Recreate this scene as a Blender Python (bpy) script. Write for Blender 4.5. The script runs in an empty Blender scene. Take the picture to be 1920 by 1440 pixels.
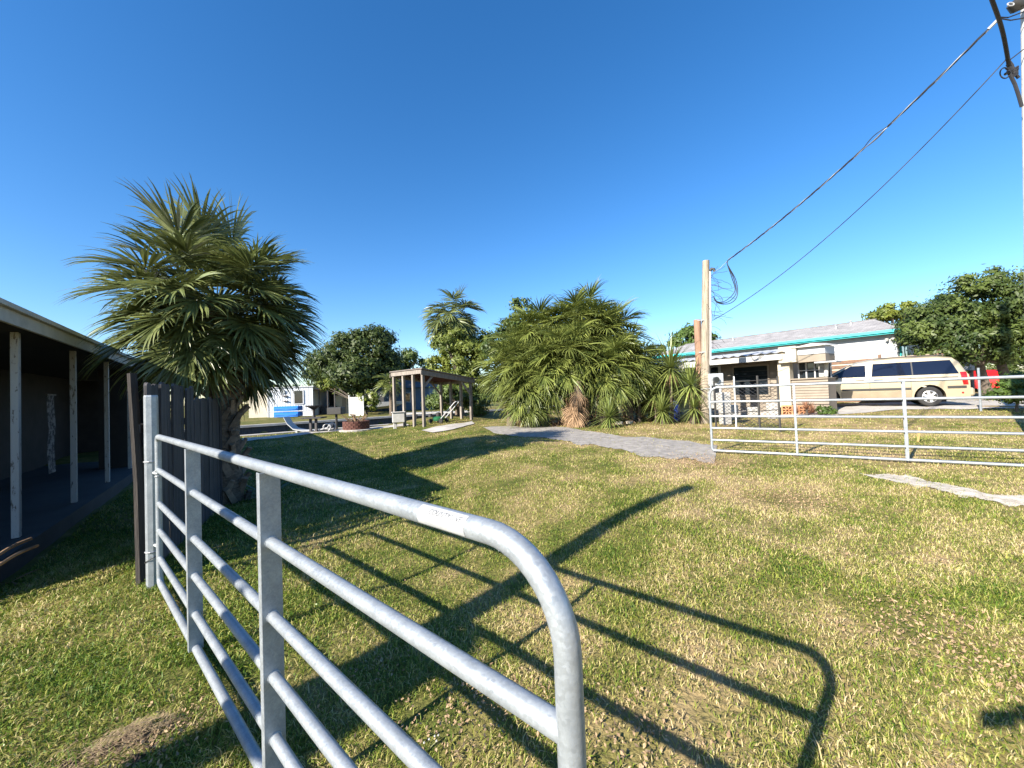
import bpy, bmesh, math, random
import numpy as np
from mathutils import Vector, Matrix
R = math.radians
random.seed(7); rng = np.random.default_rng(11)
SC = bpy.context.scene
COL = SC.collection

# ------------------------------------------------------------------ camera, sky, sun, exposure
CAM_Z, FPX = 1.61, 740.0
PITCH, ROLL = R(1.39), R(2.1)
_f = Vector((0, math.cos(PITCH), math.sin(PITCH)))
_u0 = Vector((0, -math.sin(PITCH), math.cos(PITCH)))
_r0 = Vector((1, 0, 0))
CR = math.cos(ROLL) * _r0 - math.sin(ROLL) * _u0
CU = math.sin(ROLL) * _r0 + math.cos(ROLL) * _u0
cam_d = bpy.data.cameras.new('camera')
cam_d.sensor_width = 36; cam_d.lens = FPX / 1920 * 36
cam_d.clip_start = 0.02; cam_d.clip_end = 3000
cam = bpy.data.objects.new('camera', cam_d); COL.objects.link(cam)
M = Matrix((CR, CU, -_f)).transposed().to_4x4(); M.translation = (0, 0, CAM_Z)
cam.matrix_world = M
SC.camera = cam

SUN_EL = R(29)
SUN_H = Vector((-0.745, -0.667, 0)).normalized()         # horizontal direction towards the sun
sun_d = bpy.data.lights.new('sun', 'SUN'); sun_d.energy = 5.0; sun_d.angle = R(0.55)
sun_d.color = (1.0, 0.93, 0.82)
sun = bpy.data.objects.new('sun', sun_d); COL.objects.link(sun)
sv = Vector((SUN_H.x * math.cos(SUN_EL), SUN_H.y * math.cos(SUN_EL), math.sin(SUN_EL)))
sun.rotation_euler = sv.to_track_quat('Z', 'Y').to_euler()
sun.location = sv * 60
W = bpy.data.worlds.new('World'); SC.world = W; W.use_nodes = True
wn = W.node_tree.nodes; wl = W.node_tree.links
sky = wn.new('ShaderNodeTexSky'); sky.sky_type = 'NISHITA'; sky.sun_disc = False
sky.sun_elevation = SUN_EL; sky.sun_rotation = math.atan2(SUN_H.x, SUN_H.y)
sky.altitude = 0; sky.air_density = 1.0; sky.dust_density = 0.25; sky.ozone_density = 2.8
hs = wn.new('ShaderNodeHueSaturation'); hs.inputs['Saturation'].default_value = 1.3
wl.new(sky.outputs[0], hs.inputs['Color'])
tn = wn.new('ShaderNodeMixRGB'); tn.blend_type = 'MULTIPLY'; tn.inputs[0].default_value = 1; tn.inputs[2].default_value = (.95, .955, 1.03, 1)
wl.new(hs.outputs[0], tn.inputs[1]); wl.new(tn.outputs[0], wn['Background'].inputs[0])
wn['Background'].inputs[1].default_value = 0.089
SC.view_settings.view_transform = 'Standard'; SC.view_settings.look = 'None'
SC.view_settings.gamma = 1.0; SC.view_settings.use_curve_mapping = False
SC.view_settings.exposure = 1.38

# ------------------------------------------------------------------ helpers
def P(px, py, d):
    """point seen at photo position (px, py), d metres in front of the camera"""
    v = _f + CR * ((px - 960) / FPX) + CU * ((720 - py) / FPX)
    return Vector((0, 0, CAM_Z)) + v * d

def sst(a, b, x):
    t = np.clip((x - a) / (b - a), 0, 1)
    return t * t * (3 - 2 * t)

CN0, CN1 = 21.2, 30.0                                    # canal edges along the normal (-.6,.8)
def gz(x, y):
    """height of the ground"""
    x = np.asarray(x, float); y = np.asarray(y, float)
    z = .27 * sst(-.5, 3.5, x + .35 * y)
    z = z + .3 * sst(8, 14, x) * sst(8, 14, y)
    z = z - .16 * sst(-3.4, -5.2, x) * sst(14, 8, y)
    z = z + .022 * np.sin(x * 1.7 + .6 * y) * np.sin(y * 1.3 - .4 * x) + .012 * np.sin(3.9 * x + 1.0) * np.sin(4.3 * y)
    c = -.6 * x + .8 * y
    z = z + .17 * sst(13.5, 18, c) * sst(6, 1, x)
    z = z * (1 - sst(CN1 - 1, CN1 + 3, c)) + .1 * sst(CN1 - 1, CN1 + 3, c)
    trench = sst(CN0 - .05, CN0 + .25, c) * (1 - sst(CN1 - .25, CN1 + .05, c))
    return z - 2.2 * trench

def g(x, y): return float(gz(x, y))

def ground_at(px, py):
    v = P(px, py, 1.0) - Vector((0, 0, CAM_Z))
    s = 1.4 / max(-v.z, 1e-4)
    for _ in range(30):
        s += .7 * ((CAM_Z - g(v.x * s, v.y * s)) / -v.z - s)
    return Vector((v.x * s, v.y * s, g(v.x * s, v.y * s)))

def tag(o, label=None, cat=None, group=None, kind=None):
    if label: o['label'] = label
    if cat: o['category'] = cat
    if group: o['group'] = group
    if kind: o['kind'] = kind
    return o

def T(name, label, cat, loc=(0, 0, 0), rz=0, group=None):
    o = bpy.data.objects.new(name, None); COL.objects.link(o)
    o.empty_display_size = .2
    o.location = loc; o.rotation_euler = (0, 0, rz)
    return tag(o, label, cat, group)

def link(name, me, parent=None, loc=None, rot=None, scale=None):
    o = bpy.data.objects.new(name, me); COL.objects.link(o)
    if parent: o.parent = parent
    if loc is not None: o.location = loc
    if rot is not None: o.rotation_euler = rot
    if scale is not None: o.scale = scale if hasattr(scale, '__len__') else (scale,) * 3
    return o

def np_mesh(name, verts, faces, mat, smooth=False):
    """verts (n,3), faces (m,k) arrays"""
    me = bpy.data.meshes.new(name)
    verts = np.asarray(verts, np.float32); faces = np.asarray(faces, np.int32)
    me.vertices.add(len(verts)); me.vertices.foreach_set('co', verts.ravel())
    k = faces.shape[1]
    me.loops.add(faces.size); me.loops.foreach_set('vertex_index', faces.ravel())
    me.polygons.add(len(faces))
    me.polygons.foreach_set('loop_start', np.arange(len(faces), dtype=np.int32) * k)
    if smooth: me.polygons.foreach_set('use_smooth', np.ones(len(faces), bool))
    me.update(calc_edges=True); me.materials.append(mat)
    return me

class MB:
    """collects shapes and links them as one mesh object"""
    def __init__(s): s.v = []; s.f = []
    def add(s, vs, fs):
        b = len(s.v); s.v += [tuple(v) for v in vs]; s.f += [tuple(i + b for i in f) for f in fs]; return s
    def box(s, x0, x1, y0, y1, z0, z1):
        return s.add([(x0, y0, z0), (x1, y0, z0), (x1, y1, z0), (x0, y1, z0), (x0, y0, z1), (x1, y0, z1), (x1, y1, z1), (x0, y1, z1)],
                     [(0, 3, 2, 1), (4, 5, 6, 7), (0, 1, 5, 4), (1, 2, 6, 5), (2, 3, 7, 6), (3, 0, 4, 7)])
    def bar(s, a, b, w, h, up=(0, 0, 1)):
        a = Vector(a); b = Vector(b); d = (b - a).normalized(); up = Vector(up)
        if abs(d.dot(up)) > .98: up = Vector((0, 1, 0))
        sd = d.cross(up).normalized() * (w / 2); u = sd.cross(d).normalized() * (h / 2)
        vs = [a - sd - u, a + sd - u, a + sd + u, a - sd + u, b - sd - u, b + sd - u, b + sd + u, b - sd + u]
        return s.add(vs, [(0, 1, 2, 3), (7, 6, 5, 4), (0, 4, 5, 1), (1, 5, 6, 2), (2, 6, 7, 3), (3, 7, 4, 0)])
    def tube(s, pts, rad, n=8, cap=True):
        pts = [Vector(p) for p in pts]; m = len(pts)
        if not hasattr(rad, '__len__'): rad = [rad] * m
        b = len(s.v); ref = None
        for i, p in enumerate(pts):
            d = (pts[min(i + 1, m - 1)] - pts[max(i - 1, 0)]).normalized()
            if ref is None:
                ref = Vector((0, 0, 1)) if abs(d.z) < .9 else Vector((1, 0, 0))
            sd = d.cross(ref).normalized(); u = sd.cross(d).normalized(); ref = u
            for k in range(n):
                a = 2 * math.pi * k / n
                s.v.append(tuple(p + (sd * math.cos(a) + u * math.sin(a)) * rad[i]))
        for i in range(m - 1):
            for k in range(n):
                k2 = (k + 1) % n
                s.f.append((b + i * n + k, b + i * n + k2, b + (i + 1) * n + k2, b + (i + 1) * n + k))
        if cap:
            s.f.append(tuple(b + k for k in reversed(range(n))))
            s.f.append(tuple(b + (m - 1) * n + k for k in range(n)))
        return s
    def lathe(s, prof, n=16, c=(0, 0, 0)):
        b = len(s.v); m = len(prof)
        for r, z in prof:
            for k in range(n):
                a = 2 * math.pi * k / n
                s.v.append((c[0] + r * math.cos(a), c[1] + r * math.sin(a), c[2] + z))
        for i in range(m - 1):
            for k in range(n):
                k2 = (k + 1) % n
                s.f.append((b + i * n + k, b + i * n + k2, b + (i + 1) * n + k2, b + (i + 1) * n + k))
        s.f.append(tuple(b + k for k in reversed(range(n)))); s.f.append(tuple(b + (m - 1) * n + k for k in range(n)))
        return s
    def quad(s, a, b, c, d): return s.add([a, b, c, d], [(0, 1, 2, 3)])
    def mesh(s, name, mat, smooth=None, bevel=0):
        me = bpy.data.meshes.new(name); me.from_pydata(s.v, [], s.f); me.update()
        if bevel:
            bm = bmesh.new(); bm.from_mesh(me)
            bmesh.ops.bevel(bm, geom=list(bm.edges), offset=bevel, segments=1, affect='EDGES', clamp_overlap=True)
            bm.to_mesh(me); bm.free()
        if smooth is not None:
            me.polygons.foreach_set('use_smooth', np.ones(len(me.polygons), bool))
            me.set_sharp_from_angle(angle=R(smooth))
        me.materials.append(mat)
        return me
    def build(s, name, mat, parent=None, smooth=None, bevel=0):
        return link(name, s.mesh(name, mat, smooth, bevel), parent)

# ------------------------------------------------------------------ materials
def mat(name, col, rough=.7, metal=0, var=.25, scale=6, col2=None, bump=0, bscale=None, stretch=None, spec=.5,
        lo=.35, hi=.65, coat=0, trans=0, coords='Object', detail=5, rvar=0):
    m = bpy.data.materials.new(name); m.use_nodes = True
    n = m.node_tree.nodes; l = m.node_tree.links; b = n['Principled BSDF']
    b.inputs['Roughness'].default_value = rough; b.inputs['Metallic'].default_value = metal
    b.inputs['Specular IOR Level'].default_value = spec; b.inputs['Coat Weight'].default_value = coat
    tc = n.new('ShaderNodeTexCoord'); mp = n.new('ShaderNodeMapping'); l.new(tc.outputs[coords], mp.inputs[0])
    if stretch: mp.inputs['Scale'].default_value = stretch
    nz = n.new('ShaderNodeTexNoise'); nz.inputs['Scale'].default_value = scale; nz.inputs['Detail'].default_value = detail
    nz.inputs['Roughness'].default_value = .65
    l.new(mp.outputs[0], nz.inputs['Vector'])
    rp = n.new('ShaderNodeValToRGB'); rp.color_ramp.elements[0].position = lo; rp.color_ramp.elements[1].position = hi
    c = Vector(col); c2 = Vector(col2) if col2 else c * (1 - var)
    rp.color_ramp.elements[0].color = (*c2, 1); rp.color_ramp.elements[1].color = (*c, 1)
    l.new(nz.outputs[0], rp.inputs[0])
    src = rp.outputs[0]
    if rvar:
        oi = n.new('ShaderNodeObjectInfo'); hv = n.new('ShaderNodeHueSaturation')
        mr = n.new('ShaderNodeMapRange'); mr.inputs[3].default_value = 1 - rvar; mr.inputs[4].default_value = 1 + rvar
        l.new(oi.outputs['Random'], mr.inputs[0]); l.new(mr.outputs[0], hv.inputs['Value']); l.new(src, hv.inputs['Color'])
        src = hv.outputs[0]
    l.new(src, b.inputs['Base Color'])
    if bump:
        bp = n.new('ShaderNodeBump'); bp.inputs['Strength'].default_value = bump; bp.inputs['Distance'].default_value = .02
        n2 = n.new('ShaderNodeTexNoise'); n2.inputs['Scale'].default_value = bscale or scale * 4; n2.inputs['Detail'].default_value = 4
        l.new(mp.outputs[0], n2.inputs['Vector']); l.new(n2.outputs[0], bp.inputs['Height']); l.new(bp.outputs[0], b.inputs['Normal'])
    if trans:
        tr = n.new('ShaderNodeBsdfTranslucent'); mx = n.new('ShaderNodeMixShader'); mx.inputs[0].default_value = trans
        l.new(src, tr.inputs[0]); l.new(b.outputs[0], mx.inputs[1]); l.new(tr.outputs[0], mx.inputs[2])
        l.new(mx.outputs[0], n['Material Output'].inputs[0])
    return m

def galv_mat():
    m = mat('galvanised_steel', (.37, .40, .425), .42, .45, scale=10, col2=(.25, .275, .30), bump=.06, bscale=55, lo=.3, hi=.7)
    n = m.node_tree.nodes; l = m.node_tree.links; b = n['Principled BSDF']
    vo = n.new('ShaderNodeTexVoronoi'); vo.inputs['Scale'].default_value = 160
    l.new(n['Mapping'].outputs[0], vo.inputs['Vector'])
    hv = n.new('ShaderNodeHueSaturation'); mr = n.new('ShaderNodeMapRange')
    mr.inputs[3].default_value = .92; mr.inputs[4].default_value = 1.08
    sx = n.new('ShaderNodeSeparateColor'); l.new(vo.outputs['Color'], sx.inputs[0]); l.new(sx.outputs[0], mr.inputs[0])
    l.new(mr.outputs[0], hv.inputs['Value']); l.new(n['Color Ramp'].outputs[0], hv.inputs['Color'])
    # rusty scuffs and weld stains
    n3 = n.new('ShaderNodeTexNoise'); n3.inputs['Scale'].default_value = 9; n3.inputs['Detail'].default_value = 8
    l.new(n['Mapping'].outputs[0], n3.inputs['Vector'])
    r3 = n.new('ShaderNodeValToRGB'); r3.color_ramp.elements[0].position = .70; r3.color_ramp.elements[1].position = .82
    l.new(n3.outputs[0], r3.inputs[0])
    mx = n.new('ShaderNodeMixRGB'); mx.inputs[2].default_value = (.30, .27, .25, 1)
    l.new(r3.outputs[0], mx.inputs[0]); l.new(hv.outputs[0], mx.inputs[1]); l.new(mx.outputs[0], b.inputs['Base Color'])
    mr2 = n.new('ShaderNodeMapRange'); mr2.inputs[3].default_value = .34; mr2.inputs[4].default_value = .56
    l.new(sx.outputs[1], mr2.inputs[0]); l.new(mr2.outputs[0], b.inputs['Roughness'])
    return m

DIRT = [(-.10, 1.15, .30), (.06, 1.32, .22), (.25, 1.18, .22), (-1.45, 1.55, .22), (-.35, 1.35, .18)]
def lawn_mat(name, blade):
    """green and straw patches from world position; blade: per-blade tone too"""
    m = bpy.data.materials.new(name); m.use_nodes = True
    n = m.node_tree.nodes; l = m.node_tree.links; b = n['Principled BSDF']
    b.inputs['Roughness'].default_value = .55 if blade else .9; b.inputs['Specular IOR Level'].default_value = .3 if blade else .1
    ge = n.new('ShaderNodeNewGeometry')
    def noise(sc, det=4):
        z = n.new('ShaderNodeTexNoise'); z.inputs['Scale'].default_value = sc; z.inputs['Detail'].default_value = det
        l.new(ge.outputs['Position'], z.inputs['Vector']); return z.outputs[0]
    def math_(op, a, c, d=None):
        q = n.new('ShaderNodeMath'); q.operation = op
        for i, v in enumerate((a, c, d)):
            if v is None: continue
            if isinstance(v, (int, float)): q.inputs[i].default_value = v
            else: l.new(v, q.inputs[i])
        return q.outputs[0]
    a = math_('MULTIPLY', noise(.55), .9)
    a = math_('MULTIPLY_ADD', noise(2.3), .85, a)
    a = math_('MULTIPLY_ADD', noise(7, 3), .35, a)                 # mean ~1.05
    sp = n.new('ShaderNodeSeparateXYZ'); l.new(ge.outputs['Position'], sp.inputs[0])
    gx = n.new('ShaderNodeMapRange'); gx.inputs[1].default_value = -3.5; gx.inputs[2].default_value = 4
    gx.inputs[3].default_value = -.08; gx.inputs[4].default_value = .14
    l.new(sp.outputs[0], gx.inputs[0]); a = math_('ADD', a, gx.outputs[0])
    if blade:
        at = n.new('ShaderNodeAttribute'); at.attribute_name = 'tone'
        a = math_('MULTIPLY_ADD', at.outputs['Fac'], .62, a); a = math_('ADD', a, -.31)
    rp = n.new('ShaderNodeValToRGB'); cr = rp.color_ramp
    if blade:
        stops = [(.70, (.07, .14, .012)), (.96, (.18, .24, .027)), (1.12, (.33, .325, .068)), (1.28, (.50, .42, .18)), (1.50, (.62, .49, .28))]
    else:
        stops = [(.72, (.06, .08, .016)), (1.0, (.14, .13, .038)), (1.18, (.24, .185, .08)), (1.4, (.34, .24, .13))]
    sc = math_('MULTIPLY', a, .5); l.new(sc, rp.inputs[0])
    cr.elements[0].position = stops[0][0] / 2; cr.elements[0].color = (*stops[0][1], 1)
    cr.elements[1].position = stops[-1][0] / 2; cr.elements[1].color = (*stops[-1][1], 1)
    for p, c in stops[1:-1]:
        e = cr.elements.new(p / 2); e.color = (*c, 1)
    out = rp.outputs[0]
    if not blade:                                     # trodden bare earth under and beside the near gate
        for cx, cy, rad in DIRT:
            vd = n.new('ShaderNodeVectorMath'); vd.operation = 'DISTANCE'; vd.inputs[1].default_value = (cx, cy, .05)
            l.new(ge.outputs['Position'], vd.inputs[0])
            dn = math_('MULTIPLY_ADD', noise(9, 5), .5 * rad, vd.outputs['Value'])
            mr = n.new('ShaderNodeMapRange'); mr.inputs[1].default_value = rad * 1.35; mr.inputs[2].default_value = rad * .8
            l.new(dn, mr.inputs[0]); mx = n.new('ShaderNodeMixRGB'); mx.inputs[2].default_value = (.21, .125, .072, 1)
            l.new(mr.outputs[0], mx.inputs[0]); l.new(out, mx.inputs[1]); out = mx.outputs[0]
    l.new(out, b.inputs['Base Color'])
    if blade:
        tr = n.new('ShaderNodeBsdfTranslucent'); mx = n.new('ShaderNodeMixShader'); mx.inputs[0].default_value = .28
        l.new(rp.outputs[0], tr.inputs[0]); l.new(b.outputs[0], mx.inputs[1]); l.new(tr.outputs[0], mx.inputs[2])
        l.new(mx.outputs[0], n['Material Output'].inputs[0])
    else:
        bp = n.new('ShaderNodeBump'); bp.inputs['Strength'].default_value = .8; bp.inputs['Distance'].default_value = .03
        l.new(noise(30, 6), bp.inputs['Height']); l.new(bp.outputs[0], b.inputs['Normal'])
    return m

def shingle_mat():
    m = mat('roof_shingles', (.34, .325, .32), .9, scale=2.2, col2=(.24, .23, .228))
    n = m.node_tree.nodes; l = m.node_tree.links; b = n['Principled BSDF']
    br = n.new('ShaderNodeTexBrick'); br.inputs['Scale'].default_value = 1; br.inputs['Brick Width'].default_value = .33
    br.inputs['Row Height'].default_value = .14; br.inputs['Mortar Size'].default_value = .008; br.inputs['Color1'].default_value = (.8, .8, .8, 1)
    br.inputs['Color2'].default_value = (1.1, 1.1, 1.1, 1); br.inputs['Mortar'].default_value = (.45, .45, .45, 1)
    l.new(n['Mapping'].outputs[0], br.inputs['Vector'])
    mx = n.new('ShaderNodeMixRGB'); mx.blend_type = 'MULTIPLY'; mx.inputs[0].default_value = 1
    l.new(n['Color Ramp'].outputs[0], mx.inputs[1]); l.new(br.outputs[0], mx.inputs[2]); l.new(mx.outputs[0], b.inputs['Base Color'])
    return m

def glass_mat(name, col=(.015, .02, .025)):
    m = bpy.data.materials.new(name); m.use_nodes = True; b = m.node_tree.nodes['Principled BSDF']
    n = m.node_tree.nodes; l = m.node_tree.links
    b.inputs['Base Color'].default_value = (*col, 1); b.inputs['Roughness'].default_value = .05; b.inputs['Specular IOR Level'].default_value = .6
    nz = n.new('ShaderNodeTexNoise'); nz.inputs['Scale'].default_value = 1.5
    bp = n.new('ShaderNodeBump'); bp.inputs['Strength'].default_value = .04; l.new(nz.outputs[0], bp.inputs['Height']); l.new(bp.outputs[0], b.inputs['Normal'])
    return m

m_galv = galv_mat()
m_soil = lawn_mat('lawn_soil', False)
m_grass = lawn_mat('lawn_blades', True)
m_asph = mat('old_asphalt', (.37, .335, .295), .9, scale=6, col2=(.20, .182, .162), bump=.5, bscale=60, coords='Object', detail=9)
m_conc = mat('concrete', (.47, .44, .40), .9, scale=2.5, col2=(.33, .30, .265), bump=.3, bscale=40, detail=8)
m_sand = mat('crushed_shell', (.62, .56, .47), .95, scale=7, col2=(.34, .29, .22), bump=.6, bscale=60, detail=8)
m_wood = mat('weathered_wood', (.29, .25, .21), .85, scale=5, col2=(.14, .12, .10), stretch=(6, 6, .6), bump=.4, bscale=12, rvar=.15)
m_polew = mat('utility_wood', (.42, .35, .26), .85, scale=4, col2=(.17, .135, .10), stretch=(9, 9, .5), bump=.6, bscale=9)
m_brownw = mat('brown_wood', (.23, .13, .08), .8, scale=4, col2=(.14, .08, .05), stretch=(3, 3, 3), bump=.3, rvar=.15)
m_darkw = mat('aged_fence_wood', (.085, .078, .078), .85, scale=4, col2=(.035, .032, .031), stretch=(8, 8, .5), bump=.5, bscale=10, rvar=.3)
m_peel = mat('peeling_white_paint', (.40, .39, .375), .7, scale=9, col2=(.13, .105, .085), stretch=(3, 3, 1), lo=.36, hi=.42, bump=.25)
m_eave = mat('eave_paint', (.50, .475, .42), .7, scale=3, col2=(.36, .335, .29), bump=.1)
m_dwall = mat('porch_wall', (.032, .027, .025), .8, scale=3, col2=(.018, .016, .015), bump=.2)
m_white = mat('white_paint', (.44, .445, .45), .6, var=.1, scale=3, bump=.04, rvar=.03)
m_offw = mat('aged_white', (.50, .48, .44), .65, var=.2, scale=5, bump=.08, rvar=.05)
m_cream = mat('cream_paint', (.50, .445, .345), .7, var=.14, scale=3, bump=.05)
m_tan = mat('tan_siding', (.26, .215, .165), .75, var=.18, scale=2.5, bump=.08, rvar=.05)
m_teal = mat('teal_paint', (.03, .46, .46), .5, var=.15, scale=3)
m_shing = shingle_mat()
m_glass = glass_mat('dark_window_glass')
m_tint = glass_mat('tinted_vehicle_glass', (.006, .009, .02))
m_van = mat('champagne_paint', (.46, .385, .255), .32, .25, var=.06, scale=2, coat=.6, spec=.5)
m_vanlow = mat('champagne_lower_paint', (.30, .235, .155), .5, .1, var=.2, scale=3)  # darker, rougher tan for the lower side panels
m_trim = mat('black_trim', (.035, .033, .03), .6, var=.2)
m_link = mat('chain_link_wire', (.06, .06, .065), .6, .2, var=.3)
m_rub = mat('tyre_rubber', (.028, .027, .026), .85, var=.3, bump=.2)
m_alloy = mat('alloy_wheel', (.72, .72, .72), .35, .7, var=.12)
m_redl = mat('tail_lamp_red', (.55, .012, .012), .15, var=.15, coat=.6)
m_redp = mat('red_car_paint', (.66, .012, .012), .5, var=.08, spec=.3)
m_blue = mat('blue_plastic', (.015, .17, .62), .45, var=.15, scale=4)
m_bluepot = mat('blue_glaze', (.02, .05, .30), .3, col2=(.01, .02, .12), scale=14, lo=.45, hi=.55)
m_black = mat('black_cable', (.018, .018, .022), .6, var=.2)
m_wire = mat('aluminium_wire', (.30, .31, .33), .5, .5, var=.2)
m_pvc = mat('grey_conduit', (.60, .60, .60), .5, var=.12)
m_meter = mat('meter_box_grey', (.50, .52, .52), .5, .2, var=.12)
m_concp = mat('concrete_pole', (.62, .59, .55), .85, scale=3, var=.2, bump=.2)
m_brick = mat('terracotta', (.52, .25, .12), .85, scale=6, var=.25, bump=.2)
m_redbr = mat('red_brick', (.12, .045, .032), .85, scale=8, var=.4, bump=.3)
m_palm = mat('palm_frond_green', (.205, .23, .075), .33, scale=2.2, col2=(.06, .085, .026), trans=.2, spec=.6, rvar=.22, stretch=(1, 1, 1))
m_palm2 = mat('clump_frond_green', (.25, .28, .065), .42, scale=2.2, col2=(.08, .11, .026), trans=.22, spec=.5, rvar=.25)
m_dead = mat('dead_frond', (.33, .21, .115), .8, scale=4, col2=(.14, .085, .045), trans=.1, rvar=.25)
m_pet = mat('petiole', (.20, .21, .06), .45, scale=3, var=.3)
m_boot = mat('palm_boot', (.36, .27, .195), .85, scale=6, col2=(.17, .12, .085), bump=.4, rvar=.3)
m_ptrunk = mat('palm_trunk', (.19, .145, .105), .9, scale=8, col2=(.07, .052, .038), stretch=(1, 1, 3), bump=.8, bscale=20)
m_yucca = mat('yucca_leaf', (.26, .30, .08), .42, scale=1.5, col2=(.12, .16, .04), trans=.15, rvar=.2)
m_bark = mat('tree_bark', (.16, .125, .095), .9, scale=8, col2=(.07, .055, .042), bump=.6)
def leaf(name, c, c2, tr=.3): return mat(name, c, .5, scale=1.1, col2=c2, trans=tr, coords='Object', detail=3, lo=.38, hi=.62, spec=.35)
m_oak = leaf('oak_leaves', (.085, .115, .025), (.028, .048, .012))
m_lime = leaf('light_leaves', (.21, .24, .04), (.085, .12, .022), .35)
m_rtree = leaf('right_tree_leaves', (.11, .145, .03), (.035, .06, .015))
m_far = leaf('far_leaves', (.12, .165, .035), (.05, .085, .022))
m_bush = leaf('bush_leaves', (.10, .16, .03), (.05, .09, .018))
m_drybush = leaf('dry_bush', (.30, .15, .075), (.16, .09, .05), .2)
m_water = bpy.data.materials.new('canal_water'); m_water.use_nodes = True
_b = m_water.node_tree.nodes['Principled BSDF']; _b.inputs['Base Color'].default_value = (.02, .035, .03, 1); _b.inputs['Roughness'].default_value = .08
_z = m_water.node_tree.nodes.new('ShaderNodeTexNoise'); _z.inputs['Scale'].default_value = 3
_p = m_water.node_tree.nodes.new('ShaderNodeBump'); _p.inputs['Strength'].default_value = .2
m_water.node_tree.links.new(_z.outputs[0], _p.inputs['Height']); m_water.node_tree.links.new(_p.outputs[0], _b.inputs['Normal'])

# ------------------------------------------------------------------ ground, canal, paths
def axis(a, b, fine0, fine1, step, grow=1.25):
    xs = list(np.arange(fine0, fine1 + 1e-6, step)); s = step
    while xs[-1] < b: s *= grow; xs.append(xs[-1] + s)
    s = step
    while xs[0] > a: s *= grow; xs.insert(0, xs[0] - s)
    return np.array(xs)
gx = axis(-900, 900, -22, 24, .3); gy = axis(-300, 1500, -3, 36, .3)
XX, YY = np.meshgrid(gx, gy, indexing='ij')
ZZ = gz(XX, YY)
vid = np.arange(XX.size).reshape(XX.shape)
fc = np.stack([vid[:-1, :-1], vid[1:, :-1], vid[1:, 1:], vid[:-1, 1:]], -1).reshape(-1, 4)
ground = link('ground', np_mesh('ground', np.stack([XX, YY, ZZ], -1).reshape(-1, 3), fc, m_soil, True))
tag(ground, kind='structure')
def cn(c, t): return Vector((-.6 * c + .8 * t, .8 * c + .6 * t, 0))
w = MB(); w.quad(cn(CN0 - .2, -200) + Vector((0, 0, -.35)), cn(CN0 - .2, 200) + Vector((0, 0, -.35)),
                 cn(CN1 + .2, 200) + Vector((0, 0, -.35)), cn(CN1 + .2, -200) + Vector((0, 0, -.35)))
tag(w.build('water', m_water), kind='structure')

SHEETS = []      # polygons (world xy) where no grass grows
def strip(name, upper, lower, mt, lift=.012, n=110, k=8, jag=.0, kind='structure', label=None, cat=None, thick=0):
    """a paved strip between two polylines of photo points lying on the ground"""
    U = [ground_at(*p) for p in upper]; L = [ground_at(*p) for p in lower]
    def samp(q, t):
        s = t * (len(q) - 1); i = min(int(s), len(q) - 2); return q[i].lerp(q[i + 1], s - i)
    vs = []; r = random.Random(name); ph = [r.uniform(0, 6.28) for _ in range(4)]
    for i in range(n + 1):
        a = samp(U, i / n); b = samp(L, i / n); d = (b - a)
        s_ = i / n * 9; ja = jag * (math.sin(s_ * 1.9 + ph[0]) * .5 + math.sin(s_ * 4.3 + ph[1]) * .35 + r.uniform(-.3, .3)); jb = jag * (math.sin(s_ * 2.3 + ph[2]) * .5 + math.sin(s_ * 5.1 + ph[3]) * .35 + r.uniform(-.3, .3))
        for j in range(k + 1):
            p = a + d * (ja + (1 + jb - ja) * j / k)
            vs.append((p.x, p.y, g(p.x, p.y) + lift + thick))
    idx = np.arange((n + 1) * (k + 1)).reshape(n + 1, k + 1)
    f = np.stack([idx[:-1, :-1], idx[:-1, 1:], idx[1:, 1:], idx[1:, :-1]], -1).reshape(-1, 4)
    me = np_mesh(name, vs, f, mt, True)
    o = link(name, me); tag(o, label, cat, kind=kind)
    poly = [(p.x, p.y) for p in U] + [(p.x, p.y) for p in reversed(L)]
    SHEETS.append(poly); return o
strip('path', [(905, 801), (960, 799), (1040, 800), (1100, 809), (1180, 818), (1260, 826), (1345, 834)],
      [(925, 812), (985, 819), (1060, 828), (1110, 835), (1190, 850), (1265, 862), (1340, 868)], m_asph, jag=.10)
strip('driveway', [(1440, 772), (1560, 760), (1700, 752), (1830, 744), (1990, 741)], [(1440, 786), (1560, 779), (1700, 768), (1830, 767), (1990, 766)], m_conc, .014, jag=.01)
strip('shell_patch', [(1610, 888), (1700, 893), (1790, 912), (1860, 928), (1960, 930)], [(1640, 897), (1710, 911), (1790, 928), (1860, 942), (1960, 956)], m_sand, .01, jag=.22)
strip('garden_slab', [(790, 808), (830, 799), (885, 791)], [(812, 812), (850, 806), (890, 795)], m_conc, .03, n=20, k=4)
strip('seawall_walk', [(455, 822), (560, 812), (650, 803), (760, 794)], [(455, 829), (560, 817), (650, 808), (768, 798)], m_conc, .02, n=30, k=3)

def inside(px, py, poly):
    c = np.zeros(px.shape, bool); n = len(poly); j = n - 1
    for i in range(n):
        xi, yi = poly[i]; xj, yj = poly[j]
        if yi != yj:
            c ^= ((yi > py) != (yj > py)) & (px < (xj - xi) * (py - yi) / (yj - yi) + xi)
        j = i
    return c

# bare soil patches in the lawn
m_dirt = mat('dry_soil', (.20, .135, .085), .95, scale=14, col2=(.07, .045, .028), bump=.9, bscale=70, detail=9)
BARE = []
for _p in ((860, 1360, .26, .22), (1330, 868, .7, .45), (240, 1400, .17, .07), (930, 1330, .2, .16), (1150, 1390, .18, .14), (780, 1330, .12, .1), (880, 805, .8, .8), (330, 1270, .2, .12), (1480, 940, .5, .3), (1700, 1180, .3, .25), (1300, 1330, .12, .1)):
    _c = ground_at(_p[0], _p[1]); BARE.append((_c.x, _c.y, _p[2], _p[3]))
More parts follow.
